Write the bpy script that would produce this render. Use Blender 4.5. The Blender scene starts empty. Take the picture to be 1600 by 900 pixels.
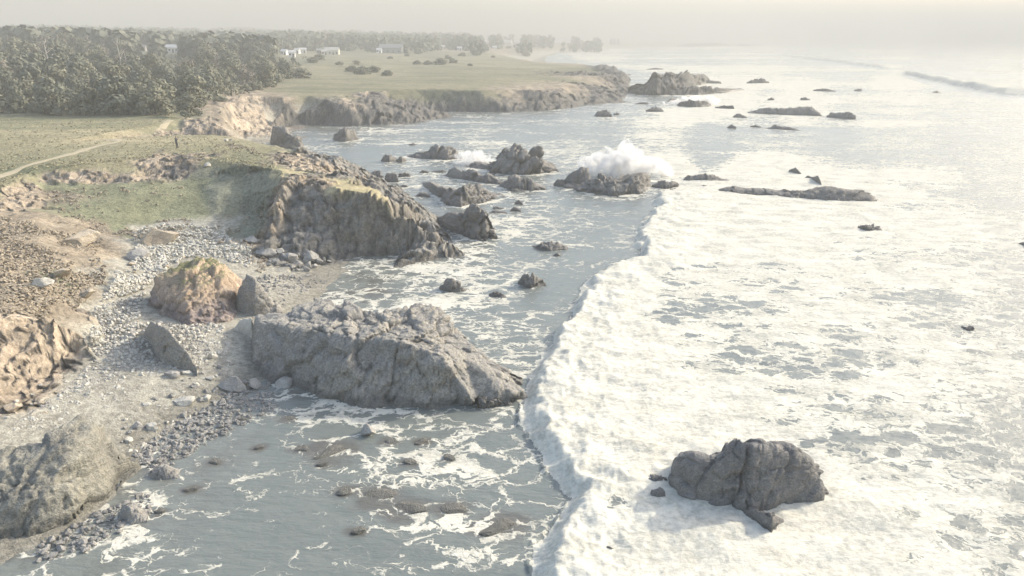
import bpy, bmesh, math, random
import numpy as np
from mathutils import Vector, Matrix, geometry

random.seed(7)
RNG = np.random.default_rng(7)
scene = bpy.context.scene
COL = scene.collection

# ------------------------------------------------------------------ camera
CAM_H, PITCH, FOC = 22.0, math.radians(18.3), 1186.0     # metres above the sea, tilt, focal length in photo pixels
cam_data = bpy.data.cameras.new('camera')
cam = bpy.data.objects.new('camera', cam_data)
COL.objects.link(cam)
cam.location = (0, 0, CAM_H)
cam.rotation_euler = (math.pi / 2 - PITCH, 0, 0)
cam_data.sensor_width = 36.0
cam_data.lens = 36.0 * FOC / 1600.0
cam_data.clip_start, cam_data.clip_end = 0.5, 30000
scene.camera = cam

# ------------------------------------------------------------------ sky, sun, exposure
SUN_AZ, SUN_EL = math.radians(60), math.radians(29)      # azimuth to the right of the view direction
world = bpy.data.worlds.new('World')
scene.world = world
world.use_nodes = True
wn = world.node_tree
bg = wn.nodes['Background']
sky = wn.nodes.new('ShaderNodeTexSky')
sky.sky_type = 'NISHITA'
sky.sun_disc = False
sky.sun_elevation = SUN_EL
sky.sun_rotation = SUN_AZ
sky.altitude = 10
sky.air_density = 1.0
sky.dust_density = 3.0
sky.ozone_density = 0.6
wn.links.new(sky.outputs[0], bg.inputs[0])
bg.inputs[1].default_value = 0.15

sun_data = bpy.data.lights.new('sun', 'SUN')
sun_data.energy = 2.0
sun_data.angle = math.radians(0.6)
sun_data.color = (1.0, 0.92, 0.78)
sun = bpy.data.objects.new('sun', sun_data)
COL.objects.link(sun)
SUN_DIR = Vector((math.sin(SUN_AZ) * math.cos(SUN_EL), math.cos(SUN_AZ) * math.cos(SUN_EL), math.sin(SUN_EL)))
sun.rotation_euler = SUN_DIR.to_track_quat('Z', 'Y').to_euler()

scene.view_settings.view_transform = 'Standard'
scene.view_settings.look = 'None'
scene.view_settings.gamma = 1.0
scene.view_settings.exposure = 1.5
try:
    scene.cycles.volume_bounces = 2
    scene.cycles.max_bounces = 6
    scene.cycles.diffuse_bounces = 3
    scene.cycles.glossy_bounces = 2
    scene.cycles.transmission_bounces = 2
    scene.cycles.transparent_max_bounces = 4
except Exception:
    pass
HAZE_DENSITY = 0.0011

# ------------------------------------------------------------------ helpers: geometry of the view (photo pixels to places)
CP, SP = math.cos(PITCH), math.sin(PITCH)


def ray(px, py):
    u = (px - 800.0) / FOC
    v = (450.0 - py) / FOC
    return u, CP + v * SP, -SP + v * CP


def at(px, py, z=0.0):
    dx, dy, dz = ray(px, py)
    t = (z - CAM_H) / dz
    return (dx * t, dy * t, z)


def at_y(px, py, Y):
    dx, dy, dz = ray(px, py)
    t = Y / dy
    return (dx * t, Y, CAM_H + dz * t)


# ------------------------------------------------------------------ helpers: noise
def _hash(ix, iy, iz, seed):
    h = (ix.astype(np.int64) * 374761393 + iy.astype(np.int64) * 668265263 + iz.astype(np.int64) * 2147483647 + seed * 974634777) & 0xFFFFFFFF
    h = ((h ^ (h >> 13)) * 1274126177) & 0xFFFFFFFF
    h = ((h ^ (h >> 16)) * 2246822519) & 0xFFFFFFFF
    h = h ^ (h >> 15)
    return (h & 0xFFFF) / 65535.0


def vnoise(x, y, z, seed=0):
    ix, iy, iz = np.floor(x), np.floor(y), np.floor(z)
    fx, fy, fz = x - ix, y - iy, z - iz
    fx = fx * fx * fx * (fx * (fx * 6 - 15) + 10)
    fy = fy * fy * fy * (fy * (fy * 6 - 15) + 10)
    fz = fz * fz * fz * (fz * (fz * 6 - 15) + 10)
    out = 0
    for a in (0, 1):
        wx = fx if a else 1 - fx
        for b in (0, 1):
            wy = fy if b else 1 - fy
            for c in (0, 1):
                wz = fz if c else 1 - fz
                out = out + wx * wy * wz * _hash(ix + a, iy + b, iz + c, seed)
    return out * 2 - 1


def fbm(x, y, z, octv=4, seed=0, gain=0.5, lac=2.03):
    a, s, out, tot = 1.0, 1.0, 0, 0
    for i in range(octv):
        out = out + a * vnoise(x * s + i * 17.3, y * s - i * 9.1, z * s + i * 4.7, seed + i)
        tot += a
        a *= gain
        s *= lac
    return out / tot


def ridged(x, y, z, octv=4, seed=0, gain=0.55, lac=2.1):
    a, s, out, tot = 1.0, 1.0, 0, 0
    for i in range(octv):
        n = 1 - np.abs(vnoise(x * s + i * 7.3, y * s - i * 3.1, z * s + i * 11.7, seed + i)) * 2
        out = out + a * n
        tot += a
        a *= gain
        s *= lac
    return out / tot


def facets(x, y, z, seed=0, tilt=0.9):
    """Fractured blocks: every cell of a jittered lattice is a tilted plane; returns (height, crack)."""
    ix, iy, iz = np.floor(x), np.floor(y), np.floor(z)
    f1 = np.full(x.shape, 9.0)
    f2 = np.full(x.shape, 9.0)
    hgt = np.zeros(x.shape)
    for a in (-1, 0, 1):
        for b in (-1, 0, 1):
            for c in (-1, 0, 1):
                jx, jy, jz = ix + a, iy + b, iz + c
                dx = x - jx - _hash(jx, jy, jz, seed)
                dy = y - jy - _hash(jx, jy, jz, seed + 1)
                dz = z - jz - _hash(jx, jy, jz, seed + 2)
                d = dx * dx + dy * dy + dz * dz
                h = (_hash(jx, jy, jz, seed + 3) - 0.5) + tilt * (dx * (_hash(jx, jy, jz, seed + 4) - 0.5) + dy * (_hash(jx, jy, jz, seed + 5) - 0.5) + dz * (_hash(jx, jy, jz, seed + 6) - 0.5)) * 2
                near = d < f1
                f2 = np.where(near, f1, np.minimum(f2, d))
                hgt = np.where(near, h, hgt)
                f1 = np.where(near, d, f1)
    gap = np.sqrt(f2) - np.sqrt(f1)
    return hgt, np.clip(1 - gap * 7, 0, 1)


def sstep(a, b, x):
    t = np.clip((x - a) / (b - a), 0, 1)
    return t * t * (3 - 2 * t)


# ------------------------------------------------------------------ helpers: objects
def mesh_obj(name, verts, faces, mat, parent=None, smooth=True, attrs=None, mats=None, mat_idx=None):
    me = bpy.data.meshes.new(name)
    verts = np.asarray(verts, dtype=np.float32)
    faces = np.asarray(faces, dtype=np.int32)
    n, k = faces.shape
    me.vertices.add(len(verts))
    me.vertices.foreach_set('co', verts.ravel())
    me.loops.add(n * k)
    me.loops.foreach_set('vertex_index', faces.ravel())
    me.polygons.add(n)
    me.polygons.foreach_set('loop_start', np.arange(n, dtype=np.int32) * k)
    me.polygons.foreach_set('loop_total', np.full(n, k, dtype=np.int32))
    me.polygons.foreach_set('use_smooth', np.full(n, smooth, dtype=bool))
    for m in (mats or [mat]):
        me.materials.append(m)
    if mat_idx is not None:
        me.polygons.foreach_set('material_index', np.asarray(mat_idx, dtype=np.int32))
    me.update(calc_edges=True)
    me.validate()
    for an, (kind, data) in (attrs or {}).items():
        a = me.attributes.new(an, kind, 'POINT')
        if kind == 'FLOAT':
            a.data.foreach_set('value', np.asarray(data, dtype=np.float32).ravel())
        else:
            a.data.foreach_set('color', np.asarray(data, dtype=np.float32).ravel())
    ob = bpy.data.objects.new(name, me)
    COL.objects.link(ob)
    if parent is not None:
        ob.parent = parent
    return ob


def tag(o, label=None, cat=None, group=None, kind=None):
    if label:
        o['label'] = label
    if cat:
        o['category'] = cat
    if group:
        o['group'] = group
    if kind:
        o['kind'] = kind
    return o


def empty(name, loc, rz=0.0, s=1.0):
    o = bpy.data.objects.new(name, None)
    COL.objects.link(o)
    o.location = loc
    o.rotation_euler = (0, 0, rz)
    o.scale = (s, s, s)
    o.empty_display_size = 0.3
    return o


def grid_faces(nu, nv, keep=None):
    i = np.arange(nu - 1)[:, None] * nv + np.arange(nv - 1)[None, :]
    f = np.stack([i, i + nv, i + nv + 1, i + 1], -1).reshape(-1, 4)
    if keep is not None:
        f = f[keep[f].any(axis=1)]
    return f


def compact(verts, faces, *arrs):
    used = np.unique(faces)
    remap = np.full(len(verts), -1, dtype=np.int64)
    remap[used] = np.arange(len(used))
    return (verts[used], remap[faces]) + tuple(a[used] for a in arrs)


# ------------------------------------------------------------------ helpers: materials
class NT:
    def __init__(self, name):
        self.m = bpy.data.materials.new(name)
        self.m.use_nodes = True
        self.t = self.m.node_tree
        self.b = self.t.nodes['Principled BSDF']
        self.geo = self.t.nodes.new('ShaderNodeNewGeometry')

    def n(self, kind, **kw):
        nd = self.t.nodes.new(kind)
        for k, v in kw.items():
            setattr(nd, k, v)
        return nd

    def link(self, a, b):
        self.t.links.new(a, b)

    def val(self, sock, v):
        if hasattr(v, 'node'):
            self.link(v, sock)
        else:
            sock.default_value = v

    def math(self, op, a, b=0.0, clamp=False):
        nd = self.n('ShaderNodeMath', operation=op)
        nd.use_clamp = clamp
        self.val(nd.inputs[0], a)
        self.val(nd.inputs[1], b)
        return nd.outputs[0]

    def vmath(self, op, a, b=(0, 0, 0)):
        nd = self.n('ShaderNodeVectorMath', operation=op)
        self.val(nd.inputs[0], a)
        self.val(nd.inputs[1], b)
        return nd.outputs[0]

    def mapping(self, vec, scale=(1, 1, 1), rot=(0, 0, 0)):
        nd = self.n('ShaderNodeMapping')
        self.link(vec, nd.inputs['Vector'])
        nd.inputs['Scale'].default_value = scale
        nd.inputs['Rotation'].default_value = rot
        return nd.outputs[0]

    def noise(self, vec, scale, detail=4, rough=0.55, dist=0.0, color=False):
        nd = self.n('ShaderNodeTexNoise')
        self.link(vec, nd.inputs['Vector'])
        nd.inputs['Scale'].default_value = scale
        nd.inputs['Detail'].default_value = detail
        nd.inputs['Roughness'].default_value = rough
        nd.inputs['Distortion'].default_value = dist
        return nd.outputs['Color' if color else 'Fac']

    def voronoi(self, vec, scale, feature='DISTANCE_TO_EDGE'):
        nd = self.n('ShaderNodeTexVoronoi', feature=feature)
        self.link(vec, nd.inputs['Vector'])
        nd.inputs['Scale'].default_value = scale
        return nd.outputs['Distance']

    def ramp(self, fac, a, b, ca=0.0, cb=1.0, smooth=True):
        nd = self.n('ShaderNodeMapRange')
        nd.interpolation_type = 'SMOOTHSTEP' if smooth else 'LINEAR'
        self.val(nd.inputs['Value'], fac)
        self.val(nd.inputs['From Min'], a)
        self.val(nd.inputs['From Max'], b)
        self.val(nd.inputs['To Min'], ca)
        self.val(nd.inputs['To Max'], cb)
        return nd.outputs[0]

    def mix(self, fac, a, b, blend='MIX'):
        nd = self.n('ShaderNodeMix', data_type='RGBA', blend_type=blend)
        self.val(nd.inputs[0], fac)
        self.val(nd.inputs[6], a if hasattr(a, 'node') else (*a, 1.0) if len(a) == 3 else a)
        self.val(nd.inputs[7], b if hasattr(b, 'node') else (*b, 1.0) if len(b) == 3 else b)
        return nd.outputs[2]

    def bump(self, h, strength=0.5, dist=0.1, normal=None):
        nd = self.n('ShaderNodeBump')
        nd.inputs['Strength'].default_value = strength
        nd.inputs['Distance'].default_value = dist
        self.link(h, nd.inputs['Height'])
        if normal is not None:
            self.link(normal, nd.inputs['Normal'])
        return nd.outputs[0]

    def attr(self, name):
        nd = self.n('ShaderNodeAttribute')
        nd.attribute_name = name
        return nd

    def out(self, color=None, rough=None, normal=None, spec=None):
        if color is not None:
            self.val(self.b.inputs['Base Color'], color if hasattr(color, 'node') else (*color, 1.0))
        if rough is not None:
            self.val(self.b.inputs['Roughness'], rough)
        if normal is not None:
            self.link(normal, self.b.inputs['Normal'])
        if spec is not None:
            self.b.inputs['Specular IOR Level'].default_value = spec
        return self.m


def rock_material(name, c1, c2, c3, scale=0.5, wet=True, bump=0.95):
    """Weathered rock: two mineral tones with pale speckle and a wet band near the waterline."""
    t = NT(name)
    P = t.geo.outputs['Position']
    big = t.noise(P, scale * 0.6, 5, 0.6, 0.4)
    med = t.noise(t.mapping(P, (1.0, 0.5, 2.4), (0.5, 0.35, 0.2)), scale * 2.2, 6, 0.65, 0.3)
    fine = t.noise(P, scale * 14, 4, 0.7)
    col = t.mix(t.ramp(big, 0.38, 0.62), c1, c2)
    col = t.mix(t.ramp(med, 0.52, 0.72), col, c3)
    col = t.mix(1.0, col, t.mix(t.ramp(fine, 0.3, 0.7), (0.72, 0.72, 0.72), (1.25, 1.25, 1.25)), 'MULTIPLY')
    rough = 0.85
    if wet:
        sep = t.n('ShaderNodeSeparateXYZ')
        t.link(P, sep.inputs[0])
        z = t.math('ADD', sep.outputs[2], t.math('MULTIPLY', t.math('SUBTRACT', big, 0.5), 1.0))
        w = t.ramp(z, 0.25, 0.8, 1.0, 0.0)
        col = t.mix(t.math('MULTIPLY', w, 0.5), col, (0.05, 0.05, 0.045))
        rough = t.ramp(w, 0, 1, 0.85, 0.45)
    h = t.math('ADD', t.math('MULTIPLY', med, 1.0), t.math('MULTIPLY', fine, 0.35))
    return t.out(col, rough, t.bump(h, bump, 0.35), 0.3)


MAT = {}
MAT['sea_rock'] = rock_material('dark_sea_rock', (0.18, 0.17, 0.15), (0.23, 0.215, 0.19), (0.28, 0.265, 0.23))
MAT['near_rock'] = rock_material('dark_pitted_rock', (0.22, 0.213, 0.198), (0.26, 0.25, 0.23), (0.30, 0.29, 0.26), 0.9)
MAT['big_rock'] = rock_material('grey_brown_rock', (0.27, 0.258, 0.23), (0.32, 0.30, 0.255), (0.37, 0.345, 0.285))
MAT['olive_rock'] = rock_material('olive_rock', (0.215, 0.207, 0.175), (0.28, 0.267, 0.215), (0.34, 0.325, 0.265))
MAT['pale_stone'] = rock_material('pale_stone', (0.42, 0.40, 0.345), (0.50, 0.48, 0.41), (0.58, 0.56, 0.48), 1.2, wet=False, bump=0.35)
MAT['grey_stone'] = rock_material('grey_stone', (0.27, 0.26, 0.235), (0.34, 0.325, 0.29), (0.42, 0.40, 0.35), 1.2, wet=False, bump=0.4)
MAT['tan_stone'] = rock_material('tan_stone', (0.34, 0.28, 0.205), (0.42, 0.36, 0.27), (0.50, 0.44, 0.34), 0.9, wet=False, bump=0.4)
MAT['wet_stone'] = rock_material('wet_stone', (0.20, 0.193, 0.175), (0.27, 0.26, 0.235), (0.34, 0.33, 0.295), 1.2, wet=False, bump=0.4)
MAT['reef_rock'] = rock_material('black_wet_reef', (0.085, 0.08, 0.072), (0.115, 0.108, 0.095), (0.14, 0.132, 0.115), 0.3)

# ================================================================== THE LAND
# Break lines of the coast: (photo x, photo y, height, cover). Every point is turned into its place on the ground.
# covers: g meadow (m beyond the cove), v green slope, w dark scrub slope, s brown scrub, o orange cliff, d dark rock, b beach, t wood floor, y yellow grass
LINES = [
    # meadow on the near bluff
    [(-150, 190, 7, 'g'), (0, 184, 7, 'g'), (130, 180, 7, 'g'), (255, 182, 7, 'g'), (282, 187, 7, 'g')],
    [(-100, 230, 7.1, 'g'), (0, 230, 7.1, 'g'), (90, 222, 7.1, 'g'), (170, 222, 7.1, 'g'), (250, 232, 7.1, 'g'), (320, 236, 7.1, 'g'), (395, 240, 7.05, 'g')],
    [(-150, 322, 6.3, 'g'), (0, 292, 6.4, 'g'), (40, 275, 6.6, 'g'), (65, 262, 6.9, 'g'), (110, 259, 7, 'g'), (170, 254, 7, 'g'), (240, 248, 7, 'o'),
     (268, 245, 7, 'o'), (300, 248, 7, 'o'), (335, 250, 7, 'g'), (380, 257, 7, 'g'), (415, 262, 6.9, 'g'), (440, 267, 6.9, 'y')],
    # its seaward edge, going away
    [(440, 267, 6.9, 'y'), (468, 262, 6.6, 'o'), (452, 246, 6.7, 'o'), (430, 233, 6.9, 'g'), (400, 223, 7, 'g'), (362, 213, 7, 'g'), (335, 211, 6.9, 'g'), (280, 210, 6.9, 'g')],
    [(285, 214, 5.0, 'o'), (335, 215, 4.6, 'o')],
    [(278, 189, 7, 'g'), (300, 190, 7, 'o'), (335, 193, 6.8, 'o'), (352, 190, 6.6, 's')],
    [(345, 172, 7, 's'), (358, 160, 7, 'o'), (385, 153, 6.9, 'o'), (405, 151, 6.8, 'o'), (425, 150, 6.7, 's'), (440, 151, 6.7, 's')],
    [(352, 198, 4.6, 'o'), (366, 203, 2.4, 'o'), (395, 207, 0.6, 'o'), (420, 200, 0.4, 'o'), (434, 193, 0.3, 'b'), (470, 195, 0.0, 'b')],
    # scarp under the meadow, green slump, dark hollow
    [(70, 283, 5.6, 'o'), (110, 284, 5.5, 'o'), (180, 283, 5.4, 'o'), (240, 281, 5.3, 'o'), (270, 272, 5.7, 'o'), (284, 262, 6.2, 'o')],
    [(70, 295, 5.3, 'v'), (110, 293, 5.3, 'v'), (180, 291, 5.2, 'v'), (240, 289, 5.1, 'v'), (280, 290, 4.8, 'v')],
    [(10, 300, 5.9, 'o'), (45, 292, 5.6, 'o')],
    [(5, 322, 5.3, 'o'), (50, 318, 5.0, 'o'), (72, 305, 5.0, 's')],
    [(100, 330, 4.3, 'v'), (180, 345, 3.1, 'v'), (250, 341, 2.6, 'v'), (295, 338, 2.6, 'v')],
    [(200, 310, 4.5, 'v'), (270, 308, 4.1, 'v')],
    [(308, 285, 5.0, 'v'), (312, 310, 3.8, 'v'), (318, 335, 2.7, 'v')],
    [(330, 270, 5.9, 'w'), (375, 272, 5.9, 'w'), (410, 274, 6.1, 'w')],
    [(340, 300, 4.5, 'w'), (380, 305, 4.0, 'w'), (415, 300, 4.9, 'w')],
    [(338, 330, 2.9, 'w'), (380, 335, 2.4, 'w'), (410, 335, 2.8, 'w')],
    [(345, 352, 2.05, 'b'), (375, 360, 1.8, 'w'), (398, 366, 1.6, 'w')],
    # orange buttress and the headland
    [(440, 267, 6.9, 'y'), (443, 290, 6.7, 'o'), (432, 320, 5.4, 'o'), (420, 352, 3.5, 'o'), (408, 380, 1.9, 'o'), (400, 397, 1.2, 'd')],
    [(440, 267, 6.9, 'y'), (470, 280, 6.9, 'o'), (505, 288, 6.8, 'o'), (530, 295, 6.65, 'y'), (570, 300, 6.45, 'y'), (605, 312, 5.7, 'y'),
     (640, 338, 4.05, 'd'), (670, 357, 2.75, 'd'), (700, 378, 1.35, 'd'), (716, 393, 0.3, 'd'), (724, 399, -0.5, 'd')],
    [(455, 305, 5.6, 'd'), (500, 312, 5.5, 'd'), (560, 322, 5.0, 'd'), (610, 338, 3.95, 'd'), (655, 358, 2.6, 'd')],
    [(447, 350, 3.4, 'd'), (500, 350, 3.25, 'd'), (560, 352, 3.05, 'd'), (620, 362, 2.45, 'd'), (670, 378, 1.4, 'd')],
    [(418, 405, 1.0, 'd'), (460, 411, 0.6, 'd'), (520, 408, 0.1, 'd'), (560, 405, -0.2, 'd'), (620, 403, -0.3, 'd'), (680, 402, -0.35, 'd'), (715, 402, -0.5, 'd')],
    [(545, 285, 6.5, 'y'), (580, 292, 6.3, 'y'), (610, 305, 5.4, 'd')],
    [(468, 262, 6.6, 'o'), (500, 266, 6.4, 'o'), (540, 276, 6.2, 'd'), (580, 284, 5.4, 'd'), (610, 300, 3.9, 'd'), (640, 323, 2.6, 'd'), (668, 343, 1.3, 'd')],
    [(480, 239, 6.1, 'd'), (505, 240, 6.0, 'd'), (530, 248, 5.6, 'd'), (548, 256, 4.7, 'd'), (565, 268, 3.6, 'd'), (590, 283, 2.2, 'd'), (612, 293, 1.0, 'd'), (630, 303, 0.3, 'd')],
    [(700, 353, -0.4, 'd'), (668, 328, -0.4, 'd'), (650, 306, -0.4, 'd'), (632, 292, -0.45, 'd'), (610, 280, -0.45, 'd'), (590, 267, -0.5, 'd')],
    # boulder strewn beach
    [(330, 352, 2.2, 'b'), (260, 352, 2.3, 'b'), (215, 358, 2.3, 'b')],
    [(380, 393, 1.5, 'b'), (300, 380, 1.9, 'b'), (225, 390, 2.1, 'b'), (205, 410, 1.9, 'b')],
    [(450, 430, 0.5, 'b'), (400, 440, 0.9, 'b'), (350, 420, 1.4, 'b'), (250, 430, 1.7, 'b'), (200, 460, 1.6, 'b')],
    [(480, 470, 0.25, 'b'), (440, 480, 0.5, 'b'), (420, 500, 0.7, 'b'), (380, 520, 0.8, 'b'), (300, 520, 1.15, 'b'), (170, 520, 1.4, 'b')],
    [(350, 560, 0.65, 'b'), (300, 600, 0.65, 'b'), (250, 580, 1.0, 'b'), (155, 565, 1.3, 'b')],
    [(240, 640, 0.5, 'b'), (200, 640, 0.75, 'b'), (100, 630, 1.15, 'b'), (60, 660, 1.15, 'b'), (20, 665, 1.3, 'b'), (-60, 720, 1.2, 'b')],
    [(150, 690, 0.5, 'b'), (80, 700, 0.7, 'b'), (0, 730, 0.8, 'b')],
    [(600, 430, -0.4, 'b'), (545, 420, 0.0, 'b'), (505, 447, 0.02, 'b'), (480, 500, 0.02, 'b')],
    [(405, 588, 0.06, 'b'), (345, 618, 0.03, 'b'), (295, 652, 0.02, 'b'), (245, 690, 0.0, 'b'), (200, 735, 0.0, 'b'), (190, 775, 0.0, 'b'), (100, 835, 0.0, 'b'), (0, 890, 0.0, 'b'), (-250, 930, 0.0, 'b')],
    [(450, 625, -0.45, 'b'), (345, 665, -0.45, 'b'), (270, 725, -0.45, 'b'), (225, 795, -0.45, 'b'), (110, 880, -0.5, 'b'), (0, 940, -0.5, 'b'), (-250, 990, -0.5, 'b')],
    # scrub bench on the left and its orange edge
    [(-150, 335, 5.8, 's'), (0, 332, 5.3, 's'), (60, 338, 4.7, 's'), (110, 352, 3.8, 's'), (150, 358, 3.0, 's'), (190, 355, 2.7, 'v')],
    [(-150, 400, 5.4, 's'), (0, 400, 4.9, 's'), (60, 382, 4.5, 's'), (100, 400, 3.8, 's'), (150, 400, 2.8, 's'), (180, 402, 2.2, 's')],
    [(0, 440, 4.9, 's'), (60, 450, 4.3, 's'), (100, 440, 3.5, 'v'), (135, 450, 2.7, 's'), (158, 450, 2.0, 'b')],
    [(-150, 480, 5.2, 's'), (0, 480, 4.8, 's'), (90, 480, 3.5, 's'), (125, 484, 2.5, 'o'), (142, 488, 1.9, 'b')],
    [(-120, 525, 5, 'o'), (0, 505, 4.7, 'o'), (40, 500, 4.5, 'o'), (80, 505, 4.1, 'o'), (108, 514, 3.3, 'o'), (128, 528, 2.4, 'o')],
    [(-120, 640, 3.0, 'o'), (0, 565, 3.0, 'o'), (40, 550, 3.0, 'o'), (80, 540, 2.8, 'o'), (108, 540, 2.2, 'o')],
    [(-120, 690, 1.6, 'b'), (0, 630, 1.6, 'o'), (40, 602, 1.45, 'o'), (80, 580, 1.35, 'o'), (112, 561, 1.35, 'o'), (138, 545, 1.3, 'b')],
    # slope behind the meadow, down to the cove
    [(300, 165, 7.2, 's'), (330, 150, 7.2, 's'), (380, 140, 7.2, 's'), (440, 140, 7.1, 'g')],
    # first far cliff
    [(440, 193, 0.2, 'b'), (470, 197, -0.1, 'd'), (500, 197, -0.2, 'd'), (560, 198, -0.2, 'd'), (610, 197, -0.25, 'd'), (648, 195, -0.3, 'd'), (668, 192, -0.5, 'd')],
    [(440, 151, 6.7, 's'), (480, 149, 6.6, 'g'), (530, 147, 6.6, 'g'), (572, 146, 6.5, 'o'), (590, 147, 6.2, 'd'), (605, 152, 5.5, 'd'), (625, 166, 3.4, 'd'), (650, 184, 1.1, 'd'), (664, 190, 0.2, 'd')],
    [(455, 160, 5.9, 'd'), (520, 160, 5.7, 'd'), (550, 163, 5.1, 'o'), (585, 168, 4.0, 'd'), (610, 175, 2.8, 'd')],
    [(612, 178, 0.1, 'd'), (640, 179, -0.1, 'd'), (690, 177, -0.3, 'd')],
    # second far cliff
    [(696, 177, -0.4, 'd'), (740, 177, -0.3, 'd'), (800, 178, -0.3, 'd'), (850, 176, -0.3, 'd'), (905, 170, -0.4, 'd')],
    [(605, 140, 6.6, 'g'), (650, 139, 6.5, 'g'), (700, 140, 6.3, 'g'), (750, 141, 6.2, 'g'), (800, 140, 5.8, 's'), (838, 142, 5.5, 'd'), (868, 150, 3.7, 'd'), (900, 164, 0.7, 'd')],
    [(628, 160, 4.2, 'd'), (650, 166, 2.3, 'd'), (684, 176, 0.3, 'd')],
    [(908, 168, -0.3, 'd'), (940, 165, -0.3, 'd'), (975, 161, -0.5, 'd')],
    [(885, 130, 6, 's'), (915, 133, 4.8, 'd'), (935, 138, 4.0, 'd'), (955, 148, 2.2, 'd'), (972, 158, 0.4, 'd')],
    [(760, 128, 6.3, 'g'), (820, 126, 6.2, 'g'), (880, 123, 6.2, 'g'), (920, 120, 6.1, 's'), (950, 118, 6, 'd'), (975, 122, 3, 'd')],
    [(978, 152, -0.4, 'd'), (986, 144, -0.4, 'd'), (984, 132, -0.4, 'd'), (986, 122, -0.5, 'd')],
    [(905, 106, 6.2, 'g'), (930, 104, 6.6, 'd'), (945, 102, 7.6, 'd'), (958, 105, 6.5, 'd'), (974, 112, 4.5, 'd')],
    [(800, 97, 6.2, 'g'), (850, 97, 6.1, 's'), (905, 99, 6.0, 's')],
    # terrace
    [(520, 130, 7, 'g'), (600, 122, 7, 'g'), (700, 125, 6.8, 'g'), (760, 118, 6.7, 'g')],
    [(500, 108, 7.5, 'g'), (600, 102, 7.4, 'g'), (700, 104, 7.2, 'g'), (800, 107, 6.7, 'g')],
    [(520, 86, 8, 'g'), (640, 86, 8, 'g'), (760, 84, 7.6, 'g')],
    [(800, 93, 6, 'g'), (826, 93, 0.6, 'b'), (872, 82, 0.2, 'b'), (930, 77, 0.1, 'b'), (1000, 73.6, 0.1, 'b'), (1100, 72.0, 0.1, 'b'), (1128, 71, 0, 'd')],
    [(770, 80, 7, 's'), (850, 76.5, 5, 's'), (940, 72.5, 4, 's'), (1010, 70.5, 3, 's'), (1070, 69.5, 3, 's')],
]
WORLD_PTS = [  # x, y, z, cover: ground out of sight or far away
    (-130, 163, 7.6, 't'), (-104, 161, 7.4, 't'), (-72, 160, 7.3, 't'), (-120, 220, 9, 't'), (-250, 200, 10, 't'), (-85, 230, 8, 't'),
    (-250, 400, 14, 't'), (-110, 400, 10.5, 't'), (-330, 700, 16, 't'), (-150, 700, 10, 't'), (-700, 700, 20, 't'), (-500, 300, 16, 't'), (-300, 100, 9, 't'),
    (-300, 20, 8, 's'), (-120, 80, 6.6, 'g'), (-120, 40, 6, 's'), (-90, 20, 5.5, 's'), (-60, 10, 3.5, 's'), (-60, 22, 1.5, 'b'), (-300, 0, 8, 's'), (-60, -10, 2, 'b'),
    (-250, 1200, 12, 't'), (-50, 1100, 8.5, 's'), (80, 1500, 6, 's'), (-200, 2000, 16, 't'), (-900, 1600, 26, 't'), (-1500, 2500, 30, 't'), (200, 2300, 5, 's'),
    (400, 2300, 3, 's'), (640, 2150, 1, 'd'), (680, 2300, 1, 'd'), (-200, 3500, 16, 't'), (500, 3500, 4, 's'), (-2200, 3500, 30, 't'),
    (-26, 112, -0.5, 'd'), (-19.5, 118, -0.6, 'd'), (-27, 122, -0.6, 'd'), (-36, 131, -0.5, 'd'), (-44, 141, -0.3, 'b'), (-52, 153, 0.0, 'b'), (-58, 166, 0.2, 'b'),
    (72, 440, -0.5, 'd'), (76, 490, -0.5, 'd'), (60, 560, -0.4, 'b'), (30, 640, 0.0, 'b'), (22, 720, 0.0, 'b'), (40, 560, 3.0, 's'), (10, 640, 5, 's'),
    # sea bed
    (20, 20, -4, 'd'), (0, -10, -4, 'd'), (60, 60, -4, 'd'), (300, 200, -5, 'd'), (900, 900, -5, 'd'), (1200, 2500, -5, 'd'), (900, 3600, -5, 'd'), (140, 440, -4, 'd'), (130, 600, -3, 'd'), (200, 1000, -3, 'd'),
    (-15, 22, -1.5, 'd'), (-8, 40, -2, 'd'), (0, 55, -2.2, 'd'), (0, 75, -2, 'd'), (-8, 100, -2, 'd'), (-14, 130, -2, 'd'), (-35, 150, -1.6, 'd'), (-38, 180, -1.4, 'd'), (-20, 190, -2, 'd'),
    (-10, 225, -2, 'd'), (30, 235, -2.5, 'd'), (60, 275, -2.5, 'd'), (95, 330, -2.5, 'd'), (100, 420, -3, 'd'), (60, 900, -1.5, 'd'), (200, 1400, -1.5, 'd'), (500, 1850, -2, 'd'), (760, 2150, -2.5, 'd'),
    (-12, 80.5, -0.7, 'd'), (-15, 84, -0.6, 'd'),
]
COVERS = 'gvwsodbtymr'


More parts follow.
